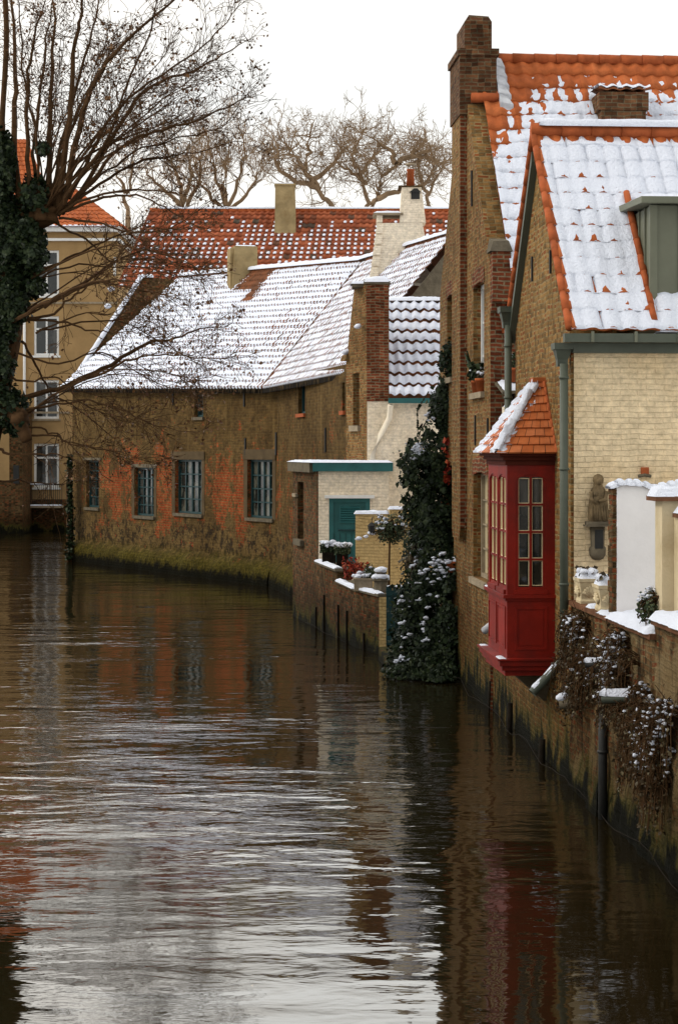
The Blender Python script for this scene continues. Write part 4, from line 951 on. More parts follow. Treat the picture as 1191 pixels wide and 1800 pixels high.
# red leaved plants, trough, conifer, stone lantern
def spiky(c, label, n, h, w, mat, size=.07):
    t = thing('potted_plant', label, 'plant', c); f = MB(); st_ = MB()
    for k in range(n):
        a = R.random()*6.28; q = R.random()**.5*w; b = Vector(c)+V3(q*cos(a), q*sin(a), 0); hh = h*R.uniform(.6, 1.1); e = b+V3(cos(a)*q*.3, sin(a)*q*.3, hh); st_.tube([b, e], [.008, .004], 4, False)
        for j in range(14): f.leaf(b.lerp(e, R.random()**.7)+V3(R.gauss(0, .022), R.gauss(0, .022), 0), size)
    f.build('foliage', M[mat], t); st_.build('stem', M['bark'], t); return t
spiky(pt(617, 1018, 41.0), 'tall red leaved shrub on the garden wall beside the planter boxes', 16, .44, .16, 'red_leaf')
spiky(pt(636, 1020, 40.2), 'red feathery plant in the stone trough on the garden wall', 13, .36, .13, 'red_leaf')
t = thing('trough', 'weathered stone trough with snowy rim on the near end of the garden wall', 'planter', pt(638, 1040, 39.6)); p = pt(622, 1040, 39.6); FP = Frame((p.x, p.y), (1, 0), (0, 1))
m = MB(); m.box(FP, 0, .38, 0, .28, 1.2, 1.42).box(FP, -.02, .40, -.02, .3, 1.42, 1.46); m.build('body', M['stone'], t)
s = MB()
for j in range(12): s.blob(FP(R.uniform(0, .4), R.uniform(0, .25), 1.47+R.random()*.12), .05, .05, .035, .4)
s.build('snow_cover', M['snow'], t, True)
bush('potted_conifer', 'small dark round conifer between the red plant and the stone lantern', 'shrub', pt(649, 1008, 39.8), (.15, .15, .2), 500, 'box_leaf', .045, 6, .03)
p = pt(669, 1043, 39.0); t = thing('stone_lantern', 'squat stone lantern capped with snow at the near end of the garden wall', 'lantern', p)
m = MB(); m.lathe(p, [(.15, 0), (.14, .24), (.19, .26), (.19, .31), (.12, .33), (.10, .40), (.13, .42), (.03, .48)], 8); m.build('body', M['stone_dark'], t)
s = MB(); s.blob(p+V3(0, 0, .33), .2, .2, .08, .15, 12, 6); s.build('snow_cover', M['snow'], t, True); s = MB(); s.blob(p+V3(0, 0, .47), .13, .13, .07, .15, 12, 6); s.build('snow_cover', M['snow'], t, True)
# standard tree
p = pt(683, 1030, 40.6); c = pt(690, 930, 40.6)
t = bush('topiary_tree', 'clipped standard tree with thin stem before the yellow wall', 'small tree', c, (.40, .32, .31), 1500, 'box_leaf', .055, 14, .04, twigs=50)
MB().tube([p-V3(0, 0, .4), p+V3(.01, 0, .6), c+V3(-.06, 0, -.1)], [.025, .022, .02], 7).build('stem', M['bark'], t, True)
p = pt(653, 930, 41.85); t = thing('wall_lantern', 'dark iron lantern with snow hanging on the yellow wall', 'lantern', p)
m = MB(); m.lathe(p, [(.04, -.12), (.07, -.1), (.085, .06), (.1, .07), (.03, .14)], 6); m.tube([p+V3(0, 0, .14), p+V3(0, 0, .22), p+V3(.02, .1, .25)], .012, 5); m.build('body', M['iron'], t)
s = MB(); s.blob(p+V3(0, 0, -.08), .09, .07, .05); s.build('snow_cover', M['snow'], t, True); s = MB(); s.blob(p+V3(-.28, 0, -.2), .08, .05, .04); s.build('snow_cover', M['snow'], t, True); s = MB(); s.blob(p+V3(-.12, 0, -.16), .06, .05, .04); s.build('snow_cover', M['snow'], t, True)

# evergreens by the tall house
def ivy_wall(name, label, boxes, n, mat, size, snow, cat='climbing plant'):
    """boxes: (u, v, Y, ru, rv, depth, weight) ellipsoids in metres around photo points"""
    t = thing(name, label, cat, pt(boxes[0][0], boxes[0][1], boxes[0][2])); f = MB(); s = MB(); tot = sum(b[6] for b in boxes); sd = R.random()*50
    for u, v, Y, ru, rv, dp_, wt in boxes:
        c = pt(u, v, Y); got = 0; tr = 0; N = int(n*wt/tot)
        while got < N and tr < N*8:
            tr += 1; d = Vector((R.gauss(0, 1), R.gauss(0, 1), R.gauss(0, 1))).normalized()
            if d.y > .55: continue
            lump = 1+.5*noise.noise(d*2.3+c*.7)+.3*noise.noise(d*5.5+c)
            k = lump*R.random()**.28*(R.uniform(1.05, 1.3) if R.random() < .09 else 1); q = c+Vector((d.x*ru*k, d.y*dp_*k, d.z*rv*k))
            if noise.noise(q*2.6+Vector((sd, 0, 0))) < -.30: continue
            if q.z < .04: continue
            f.leaf(q, size*R.choice((.5, .8, 1, 1.2, 1.5)), Vector((d.x*.6-.2, d.y-.3, .35))); got += 1
    f.build('foliage', M[mat], t)
    for u, v, Y, r, num in snow:
        for k in range(int(num*1.5)):
            q = pt(u+R.gauss(0, 1)*r, v+R.gauss(0, 1)*r*.7, Y); z = R.uniform(.016, .05); s.blob(q, z*1.3, z, z*.6, .45, 7, 5)
            for j in range(2): s.blob(q+V3(R.gauss(0, z), R.gauss(0, z), R.gauss(0, z*.5)), z*.6, z*.6, z*.4, .4, 6, 4)
    o = s.build('snow_cover', M['snow'], t, True); o['kind'] = 'stuff'; return t
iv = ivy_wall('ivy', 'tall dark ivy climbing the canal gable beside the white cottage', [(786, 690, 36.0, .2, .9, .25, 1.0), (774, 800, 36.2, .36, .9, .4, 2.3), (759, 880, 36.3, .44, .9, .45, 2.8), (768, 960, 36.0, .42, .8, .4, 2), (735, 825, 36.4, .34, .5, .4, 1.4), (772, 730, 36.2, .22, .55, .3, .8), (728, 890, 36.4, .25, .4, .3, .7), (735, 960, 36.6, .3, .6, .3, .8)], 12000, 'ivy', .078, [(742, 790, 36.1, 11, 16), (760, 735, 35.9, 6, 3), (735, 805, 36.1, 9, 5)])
m = MB()
for k, (u, v, w_) in enumerate(((735, 800, 20), (728, 830, 26), (745, 740, 22), (741, 700, 10), (722, 850, 18))):
    a = pt(u+12, v-12, 36.2); b = pt(u-8, v+20, 36.2); c = pt(u-w_*.7, v+65, 36.2); m.tube([a, b, c], [.012, .01, .005], 4, False)
    for j in range(26): q = a.lerp(b, R.random()) if R.random() < .4 else b.lerp(c, R.random()); m.leaf(q, .07)
m.build('trailing_stems', M['ivy'], iv)
rl = MB()
for k in range(40): rl.leaf(pt(786+R.gauss(0, 3), R.uniform(770, 850), 35.6), .11)
rl.build('red_leaves', M['red_leaf'], iv)
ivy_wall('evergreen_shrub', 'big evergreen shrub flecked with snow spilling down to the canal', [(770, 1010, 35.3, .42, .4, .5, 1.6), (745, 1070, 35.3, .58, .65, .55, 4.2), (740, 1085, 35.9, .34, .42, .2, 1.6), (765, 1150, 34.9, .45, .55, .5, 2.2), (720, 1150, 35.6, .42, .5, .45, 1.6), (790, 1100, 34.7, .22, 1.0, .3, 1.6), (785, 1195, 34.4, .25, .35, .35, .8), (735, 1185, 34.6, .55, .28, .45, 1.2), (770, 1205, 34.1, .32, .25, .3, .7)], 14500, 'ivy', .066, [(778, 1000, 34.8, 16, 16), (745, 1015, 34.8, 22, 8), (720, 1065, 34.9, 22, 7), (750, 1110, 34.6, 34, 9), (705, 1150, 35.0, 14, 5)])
ivy_wall('red_berry_shrub', 'reddish leaved shrub with snow between the topiary and the ivy', [(735, 990, 36.4, .26, .36, .3, 1)], 900, 'shrub', .08, [(738, 975, 36.1, 10, 10)], 'shrub')
m = MB(); x0, y0 = pt(690, 1180, 35.5).x, 34.2
tag(MB().hexa([(.95, 34.1, -.4), (2.15, 33.9, -.4), (2.0, 37.3, -.4), (.75, 37.8, -.4), (1.0, 34.3, -.02), (2.13, 34.0, .02), (1.98, 37.3, .4), (.78, 37.7, .25)]).build('planting_ledge', M['brick_garden'], None, False, (1.2, 35, 0)), 'mossy brick ledge at the waterline under the evergreen shrub', 'ledge')
pot(pt(795, 1006, 34.9), .12, .2, 'orange pot with snow at the foot of the ivy on the tall house', plant=('ivy', 20, .1, .06, .05))

# ------------------------------------------------------------------ white cottage
c3 = (.672, 46.2); FC = Frame(c3, (1, 0), (0, 1)); FCl, LCl = wframe((.17, 47.7), c3, True)
h3 = thing('cottage', 'white cottage with a slim brick chimney gable and snowy tiled roof', 'house', (.672, 46.2, 0))
MB().box(FC, .0, 3.8, .0, .3, .5, 5.28).build('front_wall', M['white_paint'], h3)
m = MB(); w2 = op(FCl, 620, 631, 656, 748); wall(m, FCl, 0, LCl, .5, 6.2, (w2,), .22)
m.hexa([(.17, 47.7, 6.2), (.672, 46.2, 6.2), (1.19, 46.2, 6.2), (1.19, 47.7, 6.2), (.37, 47.3, 8.05), (.655, 46.2, 8.05), (1.19, 46.2, 8.05), (1.19, 47.3, 8.05)])
m.hexa([FCl(-.16, -.1, 6.28), FCl(.25, -.1, 6.28), FCl(.25, .2, 6.28), FCl(-.16, .2, 6.28), FCl(-.12, -.06, 6.42), FCl(.22, -.06, 6.42), FCl(.22, .2, 6.5), FCl(-.12, .2, 6.5)])
m.build('gable_wall', M['brick_tall'], h3)
w = MB(); a, b, c_, d_ = w2; w.face([FCl(a, .21, c_), FCl(b, .21, c_), FCl(b, .21, d_), FCl(a, .21, d_)]); w = w.build('window', M['glass'], h3); MB().box(FCl, a-.1, b+.1, -.08, 0, c_-.14, c_-.002).build('sill', M['stone'], w)
m = MB(); m.box(FC, -.012, .52, -.02, -.001, 5.25, 6.2); m.hexa([FC(-.012, -.02, 6.2), FC(.52, -.02, 6.2), FC(.52, -.001, 6.2), FC(-.012, -.001, 6.2), FC(-.03, -.02, 8.05), FC(.52, -.02, 8.05), FC(.52, -.001, 8.05), FC(-.03, -.001, 8.05)]); m.box(FC, .5, .519, 0, 1.3, 5.2, 8.05)
m.build('chimney_face', M['brick_red'], h3)
m = MB(); m.box(FC, -.36, .0, .25, 1.0, 8.0, 8.1); m.box(FC, -.08, .55, -.04, 1.1, 8.05, 8.12); m.build('cap', M['stone_dark'], h3)
s = MB(); snowslab(s, FC, -.08, .56, -.06, 1.1, 8.1, .17, .05, edge=.16); s.build('snow_cover', M['snow'], h3, True); s = MB(); snowslab(s, FC, -.4, -.03, .22, 1.0, 8.08, .09, .05); s.build('snow_cover', M['snow'], h3, True); s = MB(); s.blob(FC(-.22, .15, 7.05), .09, .1, .06); s.build('snow_cover', M['snow'], h3, True); s = MB(); s.blob(FC(-.5, 1.4, 6.5), .12, .12, .07); s.build('snow_cover', M['snow'], h3, True)
P, n = bil(FC(.52, -.14, 5.34), FC(3.9, -.14, 5.34), FC(3.9, 2.5, 7.82), FC(.52, 2.5, 7.82))
rf = MB(); pantiles(rf, P, n, 15, 9, .07, .06); P2, n2 = bil(FC(.52, 5.0, 5.34), FC(3.9, 5.0, 5.34), FC(3.9, 2.5, 7.82), FC(.52, 2.5, 7.82)); pantiles(rf, P2, n2, 15, 9, .05, .04, 3); ro = rf.build('roof', M['tile_brown'], h3, True)
def T3(a, b, r, fb, ac, h):
    t = .05+.028*nz3(a*22, b*16, 4)+.02*nz3(a*70, b*40, 2)-.035*max(0, nz3(floor(ac)*1.3, r*1.7, 3, 1)+.1)*(fb > .45)
    if fb < .03: t -= .03
    if fb > .75: t -= (fb-.75)*.42
    return t
s = MB(); snowcap(s, P, n, 15, 9, .07, .06, T3, 7, (0, .05, .2, .4, .6, .8, .95), follow=1); s.build('snow_cover', M['snow'], ro, True)
s = MB(); snowslab(s, FC, .5, 3.9, 2.35, 2.65, 7.84, .13, .05, edge=.1); s.build('snow_cover', M['snow'], ro, True)
m = MB(); m.box(FC, .5, 3.9, -.26, -.15, 5.2, 5.32); m.build('gutter', M['teal'], h3)
dpc = MB(); dpc.tube([pt(686, 712, 45.95), pt(684, 735, 46.08), pt(668, 765, 46.1), pt(655, 800, 46.1), pt(654, 812, 46.1)], .07, 10); M['cream_pipe'] = plain('cream_pipe', (.74, .66, .52), .5, .08); dpc.build('downpipe', M['cream_pipe'], h3, True)

# ------------------------------------------------------------------ the long old house on the bend
h4 = thing('canal_house', 'long old brick house with teal windows and a snow covered roof on the bend', 'house', (kK[0], kK[1], 0))
ops1 = [op(F41, *q) for q in ((152, 174, 809, 892), (237, 271, 822, 907), (308, 355, 808, 903), (435, 479, 808, 911), (342, 357, 693, 733))]
ops2 = [op(F42, *q) for q in ((524, 536, 672, 727), (601, 606, 672, 722))]
m = MB(); wall(m, F41, -.02, L41+.01, -.4, 6.35, ops1, .28); wall(m, F42, -.01, L42+.02, -.4, 6.2, ops2, .22)
m.hexa([F41(0, .3, -.4), F41(.3, .3, -.4), F41(.3, 8, -.4), F41(0, 8, -.4), F41(0, .3, 6.3), F41(.3, .3, 6.3), F41(.3, 8, 6.3), F41(0, 8, 6.3)])
m.build('wall', M['old_facade'], h4)
for k, o in enumerate(ops1):
    fr_ = M['teal_dark']; window(h4, F41, o, .17, fr_, M['glass_curtain'] if k in (2, 3) else M['glass'], 4 if k in (1, 2, 3) else 2, 5 if k in (0, 1) else (4 if k < 4 else 2), .07, .04, sill=M['stone_dark'], xs=(2,))
for o in ops2: window(h4, F42, o, .16, M['teal_dark'], M['glass'], 1, 1, .06, .04, sill=M['terracotta'])
for o, e, mname in ((ops1[2], .3, 'render_grey'), (ops1[3], .35, 'render_grey'), (ops1[1], .14, 'stone_dark'), (ops1[0], .1, 'stone_dark')):
    MB().box(F41, o[0]-.25, o[1]+.22, -.04, .16, o[3]+.003, o[3]+e*.9).build('lintel', M[mname], h4)
for o in (ops1[1], ops1[2], ops1[3]):
    [MB().box(F41, a, b, -.012, .1, o[2]-.02, o[3]).build('window_surround', M['render_grey'], h4) for a, b in ((o[0]-.24, o[0]-.003), (o[1]+.003, o[1]+.2))]
m = MB(); N = 60
for (F, L) in ((F41, L41-.1), (F42, L42-.05)):       # mossy footing, uneven
    rows = []
    for k in range(N+1):
        x = L*k/N; w_ = .30+.10*nz3(x*.9, 3)+.03*nz3(x*5, 1); h_ = .62+.12*nz3(x*.8, 7)+.05*nz3(x*4, 2)
        rows.append([m.add(F(x, -.001, h_+.14)), m.add(F(x, -w_*.45, h_+.02)), m.add(F(x, -w_*.85, h_*.75)), m.add(F(x, -w_, h_*.25)), m.add(F(x, -w_*.9, -.4))])
    for A, B in zip(rows, rows[1:]):
        for j in range(4): m.f.append([A[j], B[j], B[j+1], A[j+1]])
m.build('footing', M['old_facade'], h4, True)
for u, v0, v1 in ((432, 770, 800), (490, 760, 800), (430, 690, 715), (305, 690, 712)):
    a, Y = hit(F41, min(u, 486)); MB().box(F41, a-.03, a+.03, -.04, .005, HC-(v1-HZ)/FPX*Y, HC-(v0-HZ)/FPX*Y).build('wall_anchor', M['iron'], h4)
a, Y = hit(F42, 573); MB().box(F42, a-.03, a+.03, -.04, .005, HC-(795-HZ)/FPX*Y, HC-(752-HZ)/FPX*Y).build('wall_anchor', M['iron'], h4)
# roofs
eA, eK = F41(-.35, -.35, 6.36), Vector(pt(461, 683, 57.9)); R1, R2 = pt(318, 489, 73.5), pt(640, 460, 59.6)
r4 = MB(); Pm, nm = bil(eA, eK, R2, R1); pantiles(r4, Pm, nm, 72, 21, .055, .05, 4)
eE, R3 = Vector(pt(608, 655, 47.9)), Vector(pt(800, 412, 51.5)); Pw, nw = bil(eK+V3(.02, 0, 0), eE, R3, R2); pantiles(r4, Pw, nw, 46, 18, .055, .05, 4)
r4o = r4.build('roof', M['tile_brown'], h4, True)
def T4(a, b, r, fb, ac, h):
    bare = max(0, .10-abs(a-(.60-.10*b))) if b > .55 else 0
    t = .045+.018*nz3(a*50, b*18, 4)+.015*nz3(a*160, b*60, 1)-.05*h*(.62+.35*nz3(a*5, b*4, 8))*(.5+.6*a) - (.085*max(0, h-.42) if fb < .06 else 0) - bare*1.0*(b > .82-(a > .55)*.1)
    if fb > .9: t -= .02*(.5+R.random())
    return t
def T4b(a, b, r, fb, ac, h):
    t = .05+.016*nz3(a*40, b*18, 4)+.012*nz3(a*130, b*60, 1)-.048*h - (.11*max(0, h-.42) if fb < .06 else 0)
    e = min(a, 1)*10
    if a < .012: t = -.03
    return t
s = MB(); snowcap(s, Pm, nm, 72, 21, .055, .05, T4, 4, (0, .05, .17, .4, .7, .94), follow=.85, lip=1, drape=.09); s.build('snow_cover', M['snow'], r4o, True)
s = MB(); snowcap(s, Pw, nw, 46, 18, .055, .05, T4b, 4, (0, .05, .17, .4, .7, .94), follow=.85, lip=1, drape=.09); s.build('snow_cover', M['snow'], r4o, True)
v = MB(); rake(v, R1, R2, 34, .10); rake(v, R2, R3, 24, .10); rake(v, Vector(eK)+V3(0, 0, .03), R2+V3(0, 0, .0), 18, .06); v.build('ridge_tile', M['tile_brown'], r4o, True)
s = MB(); snowline(s, R1+V3(0, 0, .08), R2+V3(0, 0, .06), .17, .14, 110); s.build('snow_cover', M['snow'], r4o, True); s = MB(); snowline(s, R2+V3(0, 0, .08), R3+V3(0, 0, .06), .17, .13, 70); s.build('snow_cover', M['snow'], r4o, True)
bk = MB(); bk.face([R1, R2, R2+V3(3.5, 2, -4.2), R1+V3(3.5, 2, -4.2)]); bk.face([R2, R3, R3+V3(3.5, .5, -4), R2+V3(3.5, 2, -4.2)])
bk.build('rear_slope', M['tile_brown'], h4)
ev = MB(); ev.hexa([eA+V3(0, .2, -.14), eK+V3(0, .2, -.14), eK+V3(.35, .4, -.1), eA+V3(.35, .4, -.1), eA+V3(0, 0, -.02), eK+V3(0, 0, -.02), eK+V3(.35, .4, .1), eA+V3(.35, .4, .1)]); ev.hexa([eK+V3(0, .1, -.14), eE+V3(0, .1, -.14), eE+V3(.4, .1, -.1), eK+V3(.4, .1, -.1), eK+V3(0, 0, -.03), eE+V3(0, 0, -.03), eE+V3(.4, .1, .1), eK+V3(.4, .1, .1)]); ev.build('eaves_board', M['wood_dark'], h4)
ic = MB()
for k in range(230):
    a = R.random(); p = (eA.lerp(eK, a) if R.random() < .68 else eK.lerp(eE, a))+V3(0, 0, .0); L = R.uniform(.05, .2); ic.tube([p, p-V3(0, 0, L)], [.014, .003], 4, False)
o_ = ic.build('icicle', M['render_grey'], r4o); o_['kind'] = 'stuff'
# left gable parapet, chimneys
pa, pb = pt(128, 668, 72.2), pt(247, 487, 75.5)
m = MB(); m.hexa([pa+V3(0, 0, -3), pb+V3(0, 0, -6), pb+V3(1.7, .8, -6), pa+V3(.4, 0, -3), pa, pb, pb+V3(1.75, .4, -.1), pa+V3(.3, .1, -.15)]); m.build('parapet', M['brick_garden'], h4)
s = MB(); snowline(s, pa+V3(.05, 0, .02), pb+V3(.05, 0, .02), .11, .1, 60); s.build('snow_cover', M['snow'], h4, True); s = MB(); snowline(s, pb, pb+V3(.5, .1, 0), .12, .12, 8); s.build('snow_cover', M['snow'], h4, True); s = MB(); s.blob(pt(196, 508, 74), .15, .15, .1); s.build('snow_cover', M['snow'], h4, True); s = MB(); s.blob(pt(190, 538, 73.5), .13, .13, .1); s.build('snow_cover', M['snow'], h4, True)
p = pt(413, 492, 67.2); m = MB(); F = Frame((p.x, p.y), (.97, .243), (-.243, .97)); m.hexa([F(-.1, 0, 9.6), F(.78, 0, 9.6), F(.78, .7, 9.6), F(-.1, .7, 9.6), F(.0, 0, 11.18), F(.80, 0, 11.18), F(.80, .7, 11.18), F(.0, .7, 11.18)]); m.box(F, -.14, -.0, .1, .7, 9.6, 11.1); c4 = m.build('chimney', M['chimney_render'], h4)
s = MB(); snowslab(s, F, 0, .8, 0, .7, 11.18, .05, .1); s.build('snow_cover', M['snow'], c4, True)
Yc = 55.4
def q(u, v, dy=0): return pt(u, v, Yc+dy)
m = MB(); m.hexa([q(650, 490), q(762, 500), q(762, 500)+V3(0, .9, 0), q(650, 490)+V3(0, .9, 0), q(663, 392), q(742, 392), q(742, 392)+V3(0, .9, 0), q(663, 392)+V3(0, .9, 0)])
m.hexa([q(702, 391.5), q(748, 391.5), q(748, 391.5)+V3(0, .9, 0), q(702, 391.5)+V3(0, .9, 0), q(706, 328), q(740, 328), q(740, 328)+V3(0, .8, 0), q(706, 328)+V3(0, .8, 0)])
m.hexa([q(662, 391), q(672, 391), q(672, 391)+V3(0, .9, 0), q(662, 391)+V3(0, .9, 0), q(662, 378), q(672, 378), q(672, 378)+V3(0, .9, 0), q(662, 378)+V3(0, .9, 0)])
for k in range(5): m.hexa([q(650-1+k*2.6, 486-k*19, -.05), q(664+k*2, 486-k*19, -.05), q(664+k*2, 486-k*19, .1), q(650+k*2.6, 486-k*19, .1)]+[q(652+k*2.6, 470-k*19, -.05), q(666+k*2, 470-k*19, -.05), q(666+k*2, 470-k*19, .1), q(652+k*2.6, 470-k*19, .1)])
cw_ = m.build('chimney', M['white_paint'], h4)
m = MB(); a, b = q(722, 352, -.06), q(738, 340, -.06); m.box(WORLD, q(722, 0).x, q(737, 0).x, Yc-.03, Yc+.02, q(0, 350).z, q(0, 338).z); m.hexa([q(719, 338, -.06), q(740, 338, -.06), q(740, 338, .02), q(719, 338, .02), q(727, 331, -.06), q(733, 331, -.06), q(733, 331, .02), q(727, 331, .02)]); m.build('vent', M['iron'], cw_)
m = MB(); m.box(WORLD, q(656, 0).x, q(708, 0).x, Yc-.1, Yc+.9, q(0, 378).z, q(0, 374.5).z); m.build('slab', M['stone'], cw_)
s = MB(); snowslab(s, WORLD, q(656, 0).x, q(706, 0).x, Yc-.1, Yc+.9, q(0, 374.5).z, .07, .1); s.build('snow_cover', M['snow'], cw_, True)
m = MB(); p = q(721, 328, .4); m.lathe(p, [(.12, 0), (.10, .45), (.12, .47), (.11, .5)], 12); cp = m.build('chimney_pot', M['terracotta'], cw_, True); m = MB(); m.lathe(p+V3(0, 0, .62), [(.16, 0), (.14, .04)], 12); m.tube([p+V3(.08, 0, .5), p+V3(.08, 0, .63)], .012, 4); m.tube([p+V3(-.08, 0, .5), p+V3(-.08, 0, .63)], .012, 4); m.build('cowl', M['stone'], cw_)
MB().box(WORLD, q(700, 0).x, q(742, 0).x, Yc-.02, Yc+.85, q(0, 329).z, q(0, 326).z).build('cap', M['brick_garden'], cw_)
# dark gable under the end of the snowy wing
MB().face([eE+V3(.06, .25, -.05), R3+V3(.06, .25, -.08), R3+V3(3.5, .5, -4), eE+V3(3.3, 0, -.2)]).build('end_gable', M['stone_dark'], h4)
# ivy clad corner post at the far end
t = thing('ivy_column', 'slim ivy covered post at the far corner of the long house', 'climbing plant', pt(124, 985, 71)); m = MB(); m.tube([pt(124, 1000, 71.0), pt(122, 860, 71.0), pt(124, 805, 71)], [.14, .12, .06], 7); m.build('stem', M['bark'], t)
m = MB()
for k in range(1000): v_ = R.uniform(800, 985); m.leaf(pt(123+R.gauss(0, 3.2)*(.6+.5*(v_-800)/185), v_, 70.9+R.gauss(0, .15)), .13)
m.build('foliage', M['ivy'], t)

# ------------------------------------------------------------------ red roofed house behind
h5 = thing('row_house', 'long house behind with a rusty red pantile roof dotted with snow', 'house', (-2, 78, 0))
MB().extr([(-8.2, 78.3), (7, 78.3), (7, 86), (-8.2, 86)], 0, 10.9).build('wall', M['brick_garden'], h5)
P, n = bil((-8.9, 77.6, 10.6), (7, 77.6, 10.6), (7, 82, 14.2), (-8.0, 82, 14.2)); r5 = MB(); pantiles(r5, P, n, 57, 17, .055, .05, 5); P2, n2 = bil((-8.9, 86.4, 10.6), (7, 86.4, 10.6), (7, 82, 14.2), (-8.0, 82, 14.2)); pantiles(r5, P2, n2, 57, 8, .055, .05, 3); r5o = r5.build('roof', M['tile_old'], h5, True)
dots = {}
def T5(a, b, r, fb, ac, h):
    c = floor(ac); k = (c, r)
    if k not in dots:
        pr_ = .84 if r < 13 else (.4 if r < 15 else .05)
        pr_ += .5*nz3(c*.11, r*.3, 2); dots[k] = R.uniform(.55, 1.05) if R.random() < pr_ else 0
    if dots[k] == 0: return -.05
    x = (ac-c-.62)/.30; y = (fb-.30)/.42; return .075*dots[k]-.085*(x*x+y*y)
s = MB(); snowcap(s, P, n, 57, 17, .055, .05, T5, 8, (.02, .12, .24, .36, .5, .64, .78), lip=1, follow=1); s.build('snow_cover', M['snow'], r5o, True)
v = MB(); rake(v, (-8.0, 82, 14.22), (7, 82, 14.22), 40, .12); v.build('ridge_tile', M['terracotta'], r5o, True)
s = MB(); snowline(s, (-7.6, 82, 14.31), (7, 82, 14.31), .12, .09, 120); s.build('snow_cover', M['snow'], r5o, True)
a, b = pt(484, 0, 80.8).x, pt(518, 0, 80.8).x; m = MB(); m.hexa([(a-.05, 80.6, 12), (b+.08, 80.6, 12), (b+.08, 81.5, 12), (a-.05, 81.5, 12), (a, 80.6, 15.1), (b, 80.6, 15.1), (b, 81.4, 15.1), (a, 81.4, 15.1)]); m.box(WORLD, a-.04, b+.04, 80.55, 81.45, 15.1, 15.18); c5 = m.build('chimney', M['chimney_render'], h5)
s = MB(); snowslab(s, WORLD, a, b, 80.6, 81.4, 15.18, .06, .1); s.build('snow_cover', M['snow'], c5, True)

# ------------------------------------------------------------------ ochre town house and dark brick neighbour on the left
F6 = Frame((-20, 97), (1, 0), (0, 1)); xr = pt(207, 0, 97).x+20
h6 = thing('town_house', 'tall ochre town house with white framed windows at the end of the canal', 'house', (-14, 97, 0))
wn6 = [op(F6, 60, 104, v0, v1) for v0, v1 in ((440, 520), (556, 625), (668, 736), (780, 857))]; wn6.append(op(F6, 198, 206, 452, 485))
m = MB(); wall(m, F6, 0, xr, 1.6, 15.0, wn6[:4], .2); m.box(F6, xr-.3, xr, .001, 9, 1.6, 15.0); m.build('wall', M['ochre_wall'], h6)
MB().box(F6, 0, xr, -.02, .3, -.4, 1.598).build('plinth', M['brick_garden'], h6)
for k, o in enumerate(wn6[:4]): window(h6, F6, o, .12, M['white_frame'], M['glass'], 2, 2, .11, .09, sill=M['white_frame'] if k != 2 else M['stone'], transom=[o[2]+(o[3]-o[2])*.68])
m = MB(); o = wn6[4]; m.box(F6, o[0]+.05, o[1]-.05, -.03, .0, o[2], o[3]); m.build('shutter', M['white_frame'], h6)
m = MB(); m.box(F6, 0, xr+.25, -.35, 9, 15.0, 15.22).box(F6, 0, xr+.12, -.15, 8, 14.55, 14.68); m.build('cornice', M['white_frame'], h6)
m = MB(); m.box(F6, 0, xr, -.06, -.001, 11.4, 11.5).box(F6, 1, xr-2.4, -.06, -.001, 5.9, 6.0); m.build('string_course', M['stone'], h6)
m = MB(); P, n = bil((-22, 96.5, 15.22), (pt(207, 0, 97).x+.35, 96.5, 15.22), (pt(122, 0, 101).x, 101, 17.9), (-20, 101, 17.9)); pantiles(m, P, n, 40, 11, .05, .04, 3); P, n = bil((pt(207, 0, 97).x+.35, 96.5, 15.22), (pt(207, 0, 97).x+.35, 106, 15.22), (pt(122, 0, 101).x+.01, 101.2, 17.9), (pt(122, 0, 101).x, 101, 17.9)); pantiles(m, P, n, 30, 11, .05, .04, 3)
m.face([(-22, 106, 15.2), (pt(207, 0, 97).x+.35, 106, 15.2), (pt(122, 0, 101).x, 101.2, 17.9), (-20, 101.2, 17.9)]); ro6 = m.build('roof', M['tile_bright'], h6)
s = MB(); snowline(s, (-20, 96.6, 15.25), (pt(205, 0, 97).x, 96.6, 15.25), .14, .08, 60); s.build('snow_cover', M['snow'], h6, True)
bl = MB(); z0, z1 = HC-(889-HZ)/FPX*96, HC-(853-HZ)/FPX*96; xa, xb = pt(51, 0, 96.4).x+20, pt(109, 0, 96.4).x+20
bl.box(F6, xa, xb, -.6, -.021, z0-.12, z0); bo = bl.build('balcony', M['stone'], h6); r_ = MB()
for k in range(17): x = xa+(xb-xa)*k/16; r_.box(F6, x-.012, x+.012, -.58, -.55, z0, z1)
r_.box(F6, xa, xb, -.59, -.54, z1, z1+.04); r_.box(F6, xa, xa+.03, -.58, -.02, z1-.01, z1+.03); r_.box(F6, xb-.03, xb, -.58, -.02, z1-.01, z1+.03); r_.build('railing', M['iron'], bo)
s = MB(); snowline(s, F6(xa, -.56, z0+.0), F6(xb, -.56, z0+.0), .05, .06, 20); s.build('snow_cover', M['snow'], bo, True); s = MB(); snowline(s, F6(xa, -.56, z1+.04), F6(xb, -.56, z1+.04), .03, .04, 20); s.build('snow_cover', M['snow'], bo, True)
m = MB(); x = pt(43, 0, 96.8).x; m.tube([(x, 96.85, HC-(855-HZ)/FPX*97), (x, 96.85, 14.9)], .07, 8); m.build('downpipe', M['white_frame'], h6, True)
h7 = thing('brick_annex', 'dark brick waterside building with a pale blocked window left of the town house', 'building', (-17.5, 94, 0))
F7 = Frame((-24, 94), (1, 0), (0, 1)); x7 = pt(40, 0, 94).x+24
m = MB(); m.box(F7, 0, x7, 0, 2.9, -.4, 6.0); m.build('wall', M['brick_garden'], h7)
